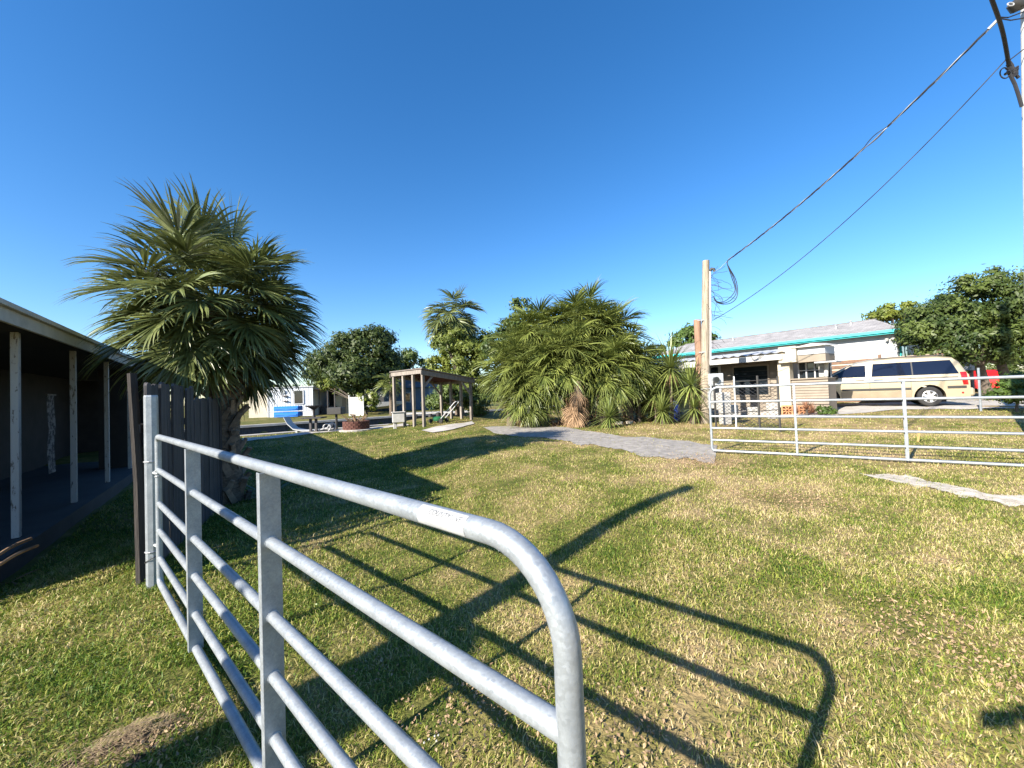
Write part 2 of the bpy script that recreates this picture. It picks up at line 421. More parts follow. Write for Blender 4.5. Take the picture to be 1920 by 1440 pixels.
# ------------------------------------------------------------------ porch house on the left
HA = math.atan2(.82, -.573)
H = T('porch_house', 'low house with shaded porch, peeling white posts and long pale eave', 'house', (-4.73, 3.28, 0), HA)
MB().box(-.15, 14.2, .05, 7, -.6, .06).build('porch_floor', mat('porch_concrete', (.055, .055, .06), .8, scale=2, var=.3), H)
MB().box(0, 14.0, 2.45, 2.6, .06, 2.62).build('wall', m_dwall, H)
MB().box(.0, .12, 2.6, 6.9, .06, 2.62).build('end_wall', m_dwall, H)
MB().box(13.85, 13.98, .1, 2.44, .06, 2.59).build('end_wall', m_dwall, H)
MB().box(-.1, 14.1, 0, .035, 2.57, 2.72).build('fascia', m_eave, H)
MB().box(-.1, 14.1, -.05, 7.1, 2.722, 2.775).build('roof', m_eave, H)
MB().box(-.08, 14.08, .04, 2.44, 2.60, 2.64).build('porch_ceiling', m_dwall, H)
for x in (.05, 2.17, 4.29, 6.37, 8.5, 10.6, 12.7):
    po = MB()
    po.box(x - .04, x + .0, .22, .29, .06, 2.6); po.box(x + .014, x + .048, .225, .285, .06, 2.6)
    po.build('porch_post', m_peel, H, bevel=.004)
MB().box(8.9, 9.5, .3, .9, .06, 2.6).build('corner_pillar', m_dwall, H)
# shutter-like slatted window beside the first post
wf = MB().box(1.6, 2.75, 2.40, 2.46, 1.0, 2.05).build('window', m_dwall, H)
for k in range(12):
    z = 1.04 + k * .083
    MB().bar((1.63, 2.385, z), (2.72, 2.385, z), .012, .065, (0, .5, 1)).build('slat', m_offw, wf)
d = MB().box(4.05, 5.95, 2.40, 2.448, .08, 2.0).build('screen_door', mat('door_dark', (.03, .03, .032), .6), H)
fr = MB()
for a, b in (((4.0, .07), (4.0, 2.03)), ((6.0, .07), (6.0, 2.03)), ((3.97, 2.03), (6.03, 2.03)), ((4.05, 1.05), (5.9, 1.05))):
    fr.bar((a[0], 2.385, a[1]), (b[0], 2.385, b[1]), .03, .04)
fr.build('frame', m_offw, d)
an = T('wall_anchor', 'white anchor ornament hung on the dark porch wall', 'ornament', H.matrix_world @ Vector((0, 0, 0)), 0)
an.location = Vector((-4.73, 3.28, 0)) + Vector((-.573, .82, 0)) * 4.75 + Vector((-.82, -.573, 0)) * 2.37 + Vector((0, 0, 2.08)); an.rotation_euler = (0, 0, HA)
MB().tube([(0, 0, 0), (0, 0, .42)], .022).tube([(-.11, 0, .33), (.11, 0, .33)], .018).build('shank', m_offw, an)
MB().tube([(.27 * math.sin(a), 0, .24 - .24 * math.cos(a)) for a in np.linspace(-1.25, 1.25, 11)], .024).build('flukes', m_offw, an)
MB().tube([(.05 * math.cos(a), 0, .47 + .05 * math.sin(a)) for a in np.linspace(0, 6.283, 13)], .014).build('ring', m_offw, an)
hang = T('hanging_banner', 'long pale patterned banner hanging on the porch behind the third post', 'banner')
hang.location = Vector((-4.73, 3.28, 0)) + Vector((-.573, .82, 0)) * 7.35 + Vector((-.82, -.573, 0)) * 1.3; hang.rotation_euler = (0, 0, HA)
MB().bar((-.25, 0, 1.95), (.25, 0, 1.95), .03, .03).build('rod', m_wood, hang)
_v = []; 
for i in range(13):
    for j in range(5): _v.append((-.2 + .1 * j, .012 * math.sin(i * .9 + j * 1.7), 1.94 - i * .14))
_i = np.arange(65).reshape(13, 5)
link('cloth', np_mesh('cloth', _v, np.stack([_i[:-1, :-1], _i[:-1, 1:], _i[1:, 1:], _i[1:, :-1]], -1).reshape(-1, 4),
     mat('banner_cloth', (.2, .18, .17), .9, scale=9, col2=(.04, .035, .03), lo=.45, hi=.55), True), hang)

# ------------------------------------------------------------------ wooden picket fence by the left gate
def picket_fence(name, label, a, b, n, htop, seed):
    r = random.Random(seed); a = Vector(a); b = Vector(b); L = (b - a).length
    F = T(name, label, 'fence', (a.x, a.y, g(a.x, a.y) - .05), math.atan2(b.y - a.y, b.x - a.x))
    wv = L / n
    MB().box(0, L, .03, .07, .45, .53).box(0, L, .03, .07, 1.42, 1.50).build('rail', m_darkw, F)
    var = []
    for k in range(4):
        m = MB(); w2 = wv * .46; h = htop + (k - 1.5) * .012; c = .03
        m.add([(-w2, -.012, 0), (w2, -.012, 0), (w2, -.012, h - c), (w2 - c, -.012, h), (c - w2, -.012, h), (-w2, -.012, h - c),
               (-w2, .012, 0), (w2, .012, 0), (w2, .012, h - c), (w2 - c, .012, h), (c - w2, .012, h), (-w2, .012, h - c)],
              [(0, 1, 2, 3, 4, 5), (11, 10, 9, 8, 7, 6), (0, 6, 7, 1), (1, 7, 8, 2), (2, 8, 9, 3), (3, 9, 10, 4), (4, 10, 11, 5), (5, 11, 6, 0)])
        var.append(m.mesh('picket', m_darkw))
    for i in range(n):
        link('picket', var[r.randrange(4)], F, (wv * (i + .5), r.uniform(-.006, .006), 0), (r.uniform(-.01, .01), r.uniform(-.012, .012), 0))
    return F
picket_fence('wooden_fence', 'dark weathered picket fence panel right behind the left gate post', (-3.47, 3.72), (-4.31, 5.3), 13, 1.9, 1)
picket_fence('wooden_fence', 'second lower dark fence panel running to the large palm trunk', (-4.36, 5.4), (-5.13, 6.92), 11, 1.84, 2)
fp = MB().tube([(-3.45, 3.66, -.4), (-3.5, 3.69, .9), (-3.585, 3.72, 1.93)], [.048, .042, .036], 7)
tag(fp.build('fence_post', mat('black_timber', (.035, .028, .024), .9, scale=4, col2=(.015, .012, .01), stretch=(6, 6, .5), bump=.5), None, smooth=40), 'dark leaning wooden post tied to the galvanised gate post', 'post')
lp = MB().box(-.06, .06, -.05, .05, 0, 2.0); o = lp.build('fence_post', m_darkw); o.location = (*P(389, 800, 7.1).to_2d(), g(-5, 7) - .1)
tag(o, 'square dark fence post just left of the large palm trunk', 'post')

# ------------------------------------------------------------------ white house with teal eave on the right
RA = HA
RH0 = Vector((18.1, 18.5, 0)); rz0 = .45
RH = T('white_house', 'long white clapboard house with grey shingle roof and teal eave', 'house', (RH0.x, RH0.y, rz0), RA)
MB().box(0, 13, -5.2, -.02, 0, 3.4).build('wall_core', m_white, RH)
for k in range(13):      # lap boards along the sunny side
    z = .25 + k * .245
    s = MB(); s.add([(-.02, 0, z), (13, 0, z), (13, .06, z), (-.02, .06, z), (-.02, 0, z + .25), (13, 0, z + .25), (13, .008, z + .25), (-.02, .008, z + .25)],
                    [(0, 3, 2, 1), (4, 5, 6, 7), (0, 1, 5, 4), (1, 2, 6, 5), (2, 3, 7, 6), (3, 0, 4, 7)])
    s.build('siding_board', m_white, RH)
for k in range(13):
    z = .25 + k * .245
    s = MB(); s.add([(0, -5.2, z), (0, 0, z), (-.035, 0, z), (-.035, -5.2, z), (0, -5.2, z + .25), (0, 0, z + .25), (-.008, 0, z + .25), (-.008, -5.2, z + .25)],
                    [(0, 3, 2, 1), (4, 5, 6, 7), (0, 1, 5, 4), (1, 2, 6, 5), (2, 3, 7, 6), (3, 0, 4, 7)])
    s.build('siding_board', m_white, RH)
ez, rz_ = 3.47, 4.42
rf = MB()
A, B, C, D = (-.4, .42, ez), (13.4, .42, ez), (13.4, -5.6, ez), (-.4, -5.6, ez); E, F = (1.3, -2.6, rz_), (12, -2.6, rz_)
rf.add([A, B, C, D, E, F], [(0, 4, 5, 1), (2, 5, 4, 3), (0, 3, 4), (1, 5, 2), (3, 2, 1, 0)])
rf.build('roof', m_shing, RH)
MB().box(1.2, 12.1, -2.68, -2.52, rz_ - .03, rz_ + .02).build('ridge_cap', m_shing, RH)
MB().box(-.42, 13.4, .42, .45, ez - .17, ez + .015).build('fascia', m_teal, RH)
MB().box(-.44, 13.4, .452, .54, ez - .10, ez + .02).build('gutter', mat('teal_gutter', (.07, .60, .60), .4, var=.1), RH)
MB().box(-.45, -.42, -5.6, .42, ez - .17, ez + .015).build('fascia', m_teal, RH)
MB().box(-.4, 13.3, -.0, .41, ez - .03, ez - .012).build('soffit', m_white, RH)
for x, y in ((2.6, -1.35), (2.1, -1.9), (8.2, -1.7), (11.4, -.4)):
    z = ez + (0.42 - y) / 3.02 * (rz_ - ez)
    v = MB().tube([(x, y, z - .05), (x, y, z + .18)], .035, 8).build('roof_vent', m_meter, RH, smooth=40)
    MB().lathe([(.07, 0), (.085, .02), (.03, .06)], 10, (x, y, z + .18)).build('cap', m_meter, v, smooth=40)
wd = MB().box(-.07, -.03, -1.75, -.55, 1.35, 2.75).build('window', m_glass, RH)
f = MB()
for y in (-1.8, -.5): f.box(-.09, -.02, y - .04, y + .04, 1.3, 2.8)
f.box(-.09, -.02, -1.76, -.54, 2.75, 2.82).box(-.09, -.02, -1.76, -.54, 1.28, 1.35).box(-.085, -.02, -1.17, -1.13, 1.35, 2.75)
f.build('frame', m_teal, wd)
fl = MB().tube([(.15, .05, 3.1), (.15, .2, 3.05)], .02).lathe([(.03, 0), (.07, .1), (.07, .13)], 10, (.05, .22, 2.98)).lathe([(.03, 0), (.07, .1), (.07, .13)], 10, (.27, .22, 2.98))
fl.build('flood_lamp', m_offw, RH)

# brown slatted fence in front of the white wall
SF = T('slat_fence', 'brown horizontal board fence with pale gaps behind the van', 'fence', (RH0.x, RH0.y, rz0), RA)
for k in range(9):
    MB().box(-1.6, 4.6, .9, .93, .15 + k * .235, .15 + k * .235 + .155).build('board', m_brownw, SF)
for x in (-1.5, .4, 2.3, 4.3): MB().box(x - .05, x + .05, .93, 1.03, 0, 2.35).build('post', m_brownw, SF)
MB().box(-1.55, 4.5, .84, .89, .05, 2.2).build('backing', m_cream, SF)

# tan sunroom addition
AD0 = Vector((17.6, 18.0, 0))
AD = T('sunroom', 'tan sided sunroom with cream corner post, awning roof and dark window', 'house', (AD0.x, AD0.y, .42), RA)
def lap(parent, x0, x1, y, z0, z1, n, mt, name='siding_board'):
    h = (z1 - z0) / n
    for k in range(n):
        z = z0 + k * h
        s = MB(); s.add([(x0, y, z), (x1, y, z), (x1, y + .045, z), (x0, y + .045, z), (x0, y, z + h + .004), (x1, y, z + h + .004), (x1, y + .006, z + h + .004), (x0, y + .006, z + h + .004)],
                        [(0, 3, 2, 1), (4, 5, 6, 7), (0, 1, 5, 4), (1, 2, 6, 5), (2, 3, 7, 6), (3, 0, 4, 7)])
        s.build(name, mt, parent)
MB().box(2.7, 8.6, .6, 5.88, -.1, 2.38).build('wall_core', m_tan, AD)
lap(AD, 2.2, 8.6, 5.89, .05, 2.38, 14, m_tan)
MB().box(1.8, 8.8, 5.6, 7.0, -.3, .06).build('floor_slab', m_conc, AD)
# dark window and door in the recessed wall
w1 = MB().box(2.95, 4.35, 5.93, 5.96, .75, 2.0).build('window', m_glass, AD)
f = MB(); f.box(2.87, 2.95, 5.93, 5.98, .67, 2.08).box(4.35, 4.43, 5.93, 5.98, .67, 2.08).box(2.951, 4.349, 5.93, 5.98, 2.0, 2.08).box(2.951, 4.349, 5.93, 5.98, .67, .75)
f.build('frame', m_tan, w1)
for k in range(5): MB().box(2.96, 4.34, 5.962, 5.97, .95 + k * .21, .965 + k * .21).build('slat', m_trim, w1)
d1 = MB().box(5.05, 5.85, 5.93, 5.96, .08, 2.1).build('door', m_glass, AD)
f = MB(); f.box(4.95, 5.05, 5.93, 5.99, .08, 2.18).box(5.85, 5.95, 5.93, 5.99, .08, 2.18).box(5.051, 5.849, 5.93, 5.99, 2.1, 2.18).box(5.42, 5.5, 5.962, 5.98, .08, 2.1)
f.build('frame', m_white, d1)
MB().tube([(5.8, 6.0, 1.0), (5.8, 6.04, 1.0), (5.72, 6.04, 1.0)], .012).build('handle', m_meter, d1)
# awning roof over the recess
MB().add([(1.75, 7.15, 2.36), (9.2, 7.15, 2.36), (9.2, 3.0, 2.75), (1.75, 3.0, 2.75), (1.75, 7.15, 2.42), (9.2, 7.15, 2.42), (9.2, 3.0, 2.81), (1.75, 3.0, 2.81)],
         [(0, 1, 2, 3), (7, 6, 5, 4), (0, 4, 5, 1), (1, 5, 6, 2), (2, 6, 7, 3), (3, 7, 4, 0)]).build('awning_roof', m_offw, AD)
cg = []
N = 150
for i in range(N + 1):
    x = 1.8 + 7.3 * i / N; zz = .028 * math.sin(i * .84)
    cg += [(x, 7.3, 2.42 + zz), (x, 3.0, 2.86 + zz)]
link('corrugated_sheet', np_mesh('corrugated_sheet', cg, [(2 * i, 2 * i + 1, 2 * i + 3, 2 * i + 2) for i in range(N)], m_white, True), AD)
MB().box(1.9, 5.2, 7.16, 7.24, 2.14, 2.35).build('gutter', m_offw, AD)
MB().box(5.25, 6.0, 7.16, 7.22, 2.1, 2.36).build('gutter', m_teal if False else m_meter, AD)
MB().box(6.05, 9.2, 7.16, 7.2, 1.95, 2.36).build('valance', m_offw, AD)
MB().box(1.78, 2.2, 6.55, 6.9, -.25, 2.35).build('corner_post', m_cream, AD, bevel=.01)
MB().box(1.45, 2.05, 6.5, 7.16, 2.0, 2.62).build('corner_header', m_cream, AD, bevel=.01)
# bay with window wall, header and low wall
MB().box(.6, 1.75, 6.0, 6.8, -.3, 1.32).build('low_wall_core', m_tan, AD)
lap(AD, .59, 1.76, 6.81, .38, 1.32, 9, m_tan)
MB().box(.58, 1.72, 6.0, 6.98, 1.98, 2.26).build('bay_header', m_tan, AD)
MB().box(.58, 1.44, 6.0, 7.02, 2.262, 2.55).build('bay_header', mat('grey_panel', (.50, .52, .54), .7, var=.1), AD)
MB().add([(.5, 7.2, 2.54), (1.6, 7.2, 2.54), (1.6, 5.8, 2.6), (.5, 5.8, 2.6), (.9, 7.2, 2.66), (.9, 5.8, 2.72)], [(0, 1, 4), (2, 3, 5), (0, 4, 5, 3), (1, 2, 5, 4), (0, 3, 2, 1)]).build('bay_roof', m_offw, AD)
MB().box(.57, 1.8, 6.0, 6.9, 1.322, 1.37).build('sill', m_tan, AD)
w2 = MB().box(.62, 1.7, 6.25, 6.28, 1.37, 1.98).build('window', m_glass, AD)
f = MB()
for x in (.64, .86, 1.14, 1.42, 1.68): f.box(x - .022, x + .022, 6.281, 6.33, 1.37, 1.98)
f.box(.79, 1.67, 6.281, 6.325, 1.66, 1.69)
f.build('frame', m_white, w2)
ac = MB().box(.74, .92, 6.35, 6.62, 1.4, 1.9).build('air_conditioner', m_offw, AD)
gr = MB()
for k in range(9): gr.box(.75, .91, 6.621, 6.63, 1.43 + k * .052, 1.445 + k * .052)
gr.build('grille', m_trim, ac)
MB().tube([(.68, 6.7, 1.4), (.64, 6.72, 1.9)], .07, 8).build('rolled_screen', m_offw, AD, smooth=50)
MB().box(.2, .85, 6.7, 7.25, 1.9, 1.95).build('window_hood', m_white, AD)
# terracotta screen blocks
def adw(x, y, z=0): return Vector((AD0.x, AD0.y, .42 + z)) + Vector((-.573, .82, 0)) * x + Vector((-.82, -.573, 0)) * y
bl = MB(); Sx = .4
bl.box(0, Sx, -.1, .1, 0, .05).box(0, Sx, -.1, .1, .35, .4).box(0, .05, -.1, .1, .051, .349).box(.35, Sx, -.1, .1, .051, .349)
for k in range(8):
    a = k * math.pi / 4 + .39
    bl.bar((.2 + .04 * math.cos(a), 0, .2 + .04 * math.sin(a)), (.2 + .16 * math.cos(a), 0, .2 + .16 * math.sin(a)), .03, .16, (0, 1, 0))
bm_ = bl.mesh('screen_block', m_brick)
for i, (x, lab) in enumerate(((1.05, 'terracotta screen block with star cutout under the sunroom low wall'), (1.62, 'terracotta screen block half hidden by the cream corner post'))):
    o = link('screen_block', bm_, None, adw(x, 7.12, -.06), (0, 0, RA)); tag(o, lab, 'block', 'terracotta screen blocks')

# ------------------------------------------------------------------ open wooden shelter by the canal
S0 = Vector((-3.86, 17.1)); su = Vector((.669, .743)); sl = Vector((-.743, .669))
SH = T('boat_shelter', 'open weathered wood shelter with flat sloping roof by the canal', 'shelter', (S0.x, S0.y, .22), math.atan2(su.y, su.x))
LF, LS = 2.75, 2.3           # front length (local x), side length (local y)
def rz2(x): return 2.55 - .14 * x
for y in (0, .72, 1.5, 2.3):
    MB().box(-.06, .06, y - .06, y + .06, -.3, rz2(0)).build('post', m_wood, SH, bevel=.006)
    MB().box(LF - .06, LF + .06, y - .06, y + .06, -.3, rz2(LF)).build('post', m_wood, SH, bevel=.006)
for y in (-.085, 2.385): MB().bar((-.15, y, rz2(0) - .1), (LF + .2, y, rz2(LF) - .1), .045, .2).build('beam', m_wood, SH)
for x in (-.085, LF + .085): MB().box(x - .022, x + .022, -.06, 2.36, rz2(x) - .16, rz2(x) + .01).build('beam', m_wood, SH)
for k in range(5): MB().box(.4 + k * .48, .44 + k * .48, -.06, 2.36, rz2(.4 + k * .48) - .13, rz2(.4 + k * .48) - .0).build('rafter', m_redbr, SH)
MB().bar((-.14, 1.15, rz2(-.14) + .05), (LF + .3, 1.15, rz2(LF + .3) + .05), 2.6, .04).build('roof', mat('shelter_roof', (.2, .17, .15), .9, var=.3), SH)
for a, b in (((.06, -.03, 1.85), (.5, -.03, 2.3)), ((LF - .06, -.03, 1.45), (LF - .6, -.03, 2.05)), ((LF - .06, 2.3, 1.5), (LF - .6, 2.3, 2.1))):
    MB().bar(a, b, .045, .09).build('brace', m_wood, SH)

# ------------------------------------------------------------------ mower under the shelter
mo = P(822, 783, 18.3)
MO = T('lawn_mower', 'green push mower with tilted handle standing under the shelter', 'mower', (mo.x, mo.y, g(mo.x, mo.y)), R(160))
mg = mat('mower_green', (.02, .12, .05), .4)
MB().lathe([(.26, .1), (.28, .14), (.28, .22), (.22, .27), (.1, .3)], 14).build('deck', mg, MO, smooth=40)
MB().lathe([(.12, .29), (.13, .34), (.12, .44), (.06, .47)], 12).build('engine', m_trim, MO, smooth=40)
for x, y in ((.26, .26), (.26, -.26), (-.28, .27), (-.28, -.27)):
    MB().tube([(x, y - .03, .1), (x, y + .03, .1)], .1, 12).build('wheel', m_rub, MO, smooth=40)
MB().tube([(-.25, .2, .2), (-.95, .2, .9), (-1.0, .15, .95), (-1.0, -.15, .95), (-.95, -.2, .9), (-.25, -.2, .2)], .018, 6).build('handle', m_pvc, MO, smooth=40)
# ------------------------------------------------------------------ things along the near seawall
c = P(740, 785, 17.6)
PB = T('utility_pedestal', 'squat white dock pedestal box left of the shelter posts', 'pedestal', (c.x, c.y, g(c.x, c.y)), R(20))
MB().box(-.07, .07, -.07, .07, 0, .5).build('stem', m_offw, PB, bevel=.01)
MB().box(-.1, .42, -.16, .16, .28, .72).build('box', m_offw, PB, bevel=.02)
MB().box(-.14, .46, -.2, .2, .721, .76).build('lid', m_offw, PB, bevel=.01)
c = P(668, 800, 18.2)
FP = T('fire_pit', 'round red brick fire pit full of pale branches by the canal', 'fire pit', (c.x, c.y, g(c.x, c.y)))
MB().lathe([(.75, 0), (.75, .08), (.62, .09), (.62, .1)], 22).build('base', m_conc, FP)
bk = MB().box(-.09, .09, -.06, .06, 0, .085).mesh('brick', m_redbr)
for lay in range(4):
    for k in range(18):
        a = (k + .5 * (lay % 2)) * math.tau / 18
        link('brick', bk, FP, (.52 * math.cos(a), .52 * math.sin(a), .102 + lay * .092), (0, 0, a + math.pi / 2))
tw = MB(); r = random.Random(4)
for k in range(26):
    a = r.uniform(0, 6.28); q = r.uniform(0, .4); p = Vector((q * math.cos(a), q * math.sin(a), .35))
    tw.tube([p, p + Vector((r.uniform(-.4, .4), r.uniform(-.4, .4), r.uniform(.15, .45)))], r.uniform(.012, .03), 5)
tag(link('branches', tw.mesh('branches', m_dead), FP), kind='stuff')
c = P(580, 801, 18.3)
CH = T('chaise_lounge', 'white curved lounge chair with raised back beside the canal', 'lounge chair', (c.x, c.y, g(c.x, c.y)), R(5))
pr = [(-1.0, .75), (-.85, .45), (-.6, .2), (-.2, .1), (.4, .1), (.9, .2), (1.0, .35)]
v = []
for x, z in pr: v += [(x, -.3, z), (x, .3, z)]
n0 = len(v)
for x, z in pr: v += [(x, -.3, z - .05), (x, .3, z - .05)]
fcs = []
for i in range(len(pr) - 1):
    q = 2 * i; fcs += [(q, q + 1, q + 3, q + 2), (n0 + q, n0 + q + 2, n0 + q + 3, n0 + q + 1), (q, q + 2, n0 + q + 2, n0 + q), (q + 1, n0 + q + 1, n0 + q + 3, q + 3)]
fcs += [(0, n0, n0 + 1, 1), (n0 - 2, n0 - 1, 2 * n0 - 1, 2 * n0 - 2)]
MB().add(v, fcs).build('sling', m_white, CH, smooth=40)
for y in (-.3, .3): MB().tube([(.9 + .16 * math.cos(a), y, .2 + .16 * math.sin(a)) for a in np.linspace(-1.2, 3.4, 12)], .03, 6).build('arm_loop', m_white, CH, smooth=40)
MB().box(-.5, -.42, -.28, .28, 0, .12).box(.5, .58, -.28, .28, 0, .1).build('feet', m_white, CH)
c = P(589, 800, 18.0)
BT = T('garden_table', 'dark wooden pedestal table standing in front of the white lounge chair', 'table', (c.x, c.y, g(c.x, c.y)))
MB().box(-.45, .45, -.3, .3, .62, .68).build('top', m_darkw, BT)
MB().box(-.2, -.11, -.05, .05, 0, .62).box(.05, .14, -.05, .05, 0, .62).build('legs', m_darkw, BT)
ur = MB().lathe([(.09, .68), (.05, .75), (.05, 1.0), (.2, 1.12), (.36, 1.18), (.36, 1.22), (.1, 1.2)], 14); ur.build('bowl_stand', m_darkw, BT, smooth=40)
c = P(631, 795, 19.2)
GR = T('charcoal_grill', 'dark grill box on a single post beside the canal', 'grill', (c.x, c.y, g(c.x, c.y)))
MB().tube([(0, 0, -.1), (0, 0, .75)], .06, 8).build('post', m_trim, GR)
MB().box(-.35, .35, -.25, .25, .75, 1.1).build('box', m_trim, GR, bevel=.03)
for k, (px, py, lab) in enumerate(((508, 806, 'low pale seawall piling nearest the palm trunk'), (535, 800, 'seawall piling left of the white lounge chair'), (543, 799, 'twin piling touching the lounge chair back'))):
    c = P(px, py, 18.8); o = MB().tube([(0, 0, -1.2), (0, 0, .42)], .12, 8).build('piling', m_wood, None, smooth=40); o.location = (c.x, c.y, g(c.x, c.y)); tag(o, lab, 'piling', 'wooden pilings at the seawall')

# seawalls
for nm, lab, cc, zt, t0, t1 in (('seawall', 'near concrete seawall cap edging the yard', CN0 - .1, .2, -12, 40), ('seawall', 'far pale concrete seawall across the canal', CN1 + .1, .22, -45, 60)):
    a = cn(cc, t0); b = cn(cc, t1)
    sw = T(nm, lab, 'seawall')
    MB().bar(a + Vector((0, 0, zt - .06)), b + Vector((0, 0, zt - .06)), .5, .14).build('cap', m_conc, sw)
    MB().bar(a + Vector((0, 0, zt - 1.2)), b + Vector((0, 0, zt - 1.2)), .25, 2.1).build('panel', m_darkw, sw)
dk = T('dock', 'pale raised dock deck on dark piles across the canal', 'dock')
a = P(745, 772, 27.5); b = P(905, 762, 27.5)
for k in range(14):
    p = a.lerp(b, (k + .5) / 14)
    MB().box(-.25, .25, -1.0, 1.0, -.05, .0).build('plank', m_offw, dk).location = (p.x, p.y, .52)
for k in range(6):
    p = a.lerp(b, (k + .5) / 6)
    MB().tube([(p.x, p.y - .9, -1.8), (p.x, p.y - .9, .46)], .13, 8).build('pile', m_darkw, dk)

# ------------------------------------------------------------------ far houses across the canal
def at(px, py, d):
    c = P(px, py, d); return Vector((c.x, c.y, 0))
c = at(503, 780, 40)
MH = T('white_trailer', 'white vertical-sided trailer across the canal beside the blue boats', 'trailer', (c.x, c.y, .1), R(8))
MB().box(0, 4.3, 0, 6, .0, 2.95).build('wall', mat('trailer_shaded_white', (.62, .65, .70), .6, var=.1), MH)  # white siding; the bluish tint paints in the shade on this face
for k in range(17): MB().box(.1 + k * .25, .14 + k * .25, -.02, .0, .55, 2.9).build('rib', m_white, MH)
MB().box(-.06, .06, -.05, .05, 0, 2.97).build('corner_trim', m_white, MH)
MB().box(0.06, 4.3, -.04, -.002, .5, .56).build('belt_trim', m_white, MH)
MB().box(-.1, 4.4, -.1, 6.1, 2.95, 3.05).build('roof', m_white, MH)
w1 = MB().box(2.55, 3.35, -.06, -.03, 1.3, 2.6).build('window', m_glass, MH)
MB().box(2.45, 2.55, -.08, -.021, 1.22, 2.68).box(3.35, 3.45, -.08, -.021, 1.22, 2.68).box(2.551, 3.349, -.08, -.021, 2.6, 2.68).box(2.551, 3.349, -.08, -.021, 1.2, 1.3).build('frame', m_white, w1)
MB().tube([(1.5, -.08, 2.55), (1.5, -.12, 2.55)], .2, 14).build('wall_fan', m_meter, MH)
for z in (2.1, 1.6): MB().box(1.4, 1.9, -.25, -.021, z, z + .04).build('shelf', m_brownw, MH)
MB().box(-2.1, -.07, .6, 1.0, 0, 2.75).build('lit_side_wall', m_cream, MH)  # trailer's angled side, its sunlight painted in as cream
c = at(541, 783, 38.5)
for z, lab in ((0, 'lower blue plastic paddle boat under another one by trailer'), (.56, 'upper blue plastic boat lying upside down on top')):
    BO = T('paddle_boat', lab, 'boat', (c.x, c.y, .12 + z), R(4), 'blue plastic boats')
    s = []
    L_ = [(-1.22, .02, .35), (-1.12, .0, .5), (0, -.02, .58), (1.1, .0, .5), (1.22, .05, .33)]
    m = MB(); ring = []
    for x, z0, w_ in L_:
        ring.append([(x, -w_, z0 + .05), (x, -w_, .38), (x, -w_ * .75, .5), (x, w_ * .75, .5), (x, w_, .38), (x, w_, z0 + .05)])
    vs = [p for q in ring for p in q]; fs = []
    for i in range(4):
        for j in range(6): fs.append((i * 6 + j, i * 6 + (j + 1) % 6, (i + 1) * 6 + (j + 1) % 6, (i + 1) * 6 + j))
    fs += [tuple(range(6)), tuple(range(24, 30))[::-1]]
    m.add(vs, fs).build('hull', m_blue, BO, smooth=35)
    MB().box(-1.0, 1.0, -.585, -.5, .2, .27).build('rub_rail', m_blue, BO)
c = at(604, 780, 41)
CP = T('carport', 'dark open carport between the white trailer and white fence', 'carport', (c.x, c.y, .1), R(8))
MB().box(-1.4, 1.35, 0, 5, 2.62, 2.75).build('roof', m_brownw, CP)
for x in (-1.3, -.3, .55, 1.25): MB().box(x - .05, x + .05, .05, .15, 0, 2.62).build('post', m_darkw, CP)
MB().box(-1.4, 1.3, 4.9, 5, 0, 2.62).build('back_wall', m_dwall, CP)
MB().box(-.6, .9, 1.5, 2.6, 0, .9).build('workbench', m_darkw, CP)
c = at(668, 778, 36)
WF = T('vinyl_fence', 'short white vinyl fence panel below the big oak', 'fence', (c.x, c.y, .1), R(-12))
for k in range(7): MB().box(-.62 + k * .19, -.45 + k * .19, -.02, .02, 0, 1.72).build('board', m_offw, WF)
MB().box(-.72, -.63, -.05, .05, 0, 1.9).box(.71, .8, -.05, .05, 0, 1.8).build('posts', m_white, WF)
c = at(641, 775, 43)
SD = T('small_shed', 'small cream shed between carport and white fence', 'shed', (c.x, c.y, .1))
MB().box(-.7, .6, 0, 2, 0, 1.9).build('wall', m_cream, SD); MB().box(-.8, .7, -.1, 2.1, 1.9, 2.0).build('roof', m_offw, SD); MB().box(.05, .5, -.03, -.005, 0, 1.7).build('door', m_tan, SD)
c = at(700, 768, 48)
BH = T('blue_house', 'far blue grey house with pale gable behind the shelter', 'house', (c.x, c.y, .1), R(-6))
m_bl = mat('blue_siding', (.09, .15, .22), .7, var=.15)
MB().box(0, 7.0, 0, 6, 0, 2.7).build('wall', m_bl, BH)
MB().box(.4, 1.6, -.04, -.003, 1.3, 2.4).build('panel', m_white, BH)
w1 = MB().box(3.9, 4.7, -.06, -.03, 1.0, 2.0).build('window', m_glass, BH); MB().box(3.8, 3.9, -.08, -.004, .9, 2.1).box(4.7, 4.8, -.08, -.004, .9, 2.1).box(3.901, 4.699, -.08, -.004, 2.0, 2.1).box(3.901, 4.699, -.08, -.004, .9, 1.0).build('frame', m_white, w1)
MB().add([(-.4, -.5, 2.65), (7.4, -.5, 2.65), (7.4, 6.5, 2.65), (-.4, 6.5, 2.65), (1.4, 2.8, 4.1), (5.6, 2.8, 4.1)], [(0, 1, 5, 4), (2, 3, 4, 5), (0, 4, 3), (1, 2, 5), (3, 2, 1, 0)]).build('roof', mat('grey_roof', (.13, .135, .15), .9), BH)
MB().box(.2, 2.4, -2.6, -.05, .5, .8).box(.1, 2.2, -2.0, -.5, .95, 1.15).build('deck_rails', m_offw, BH)
r = random.Random(9)
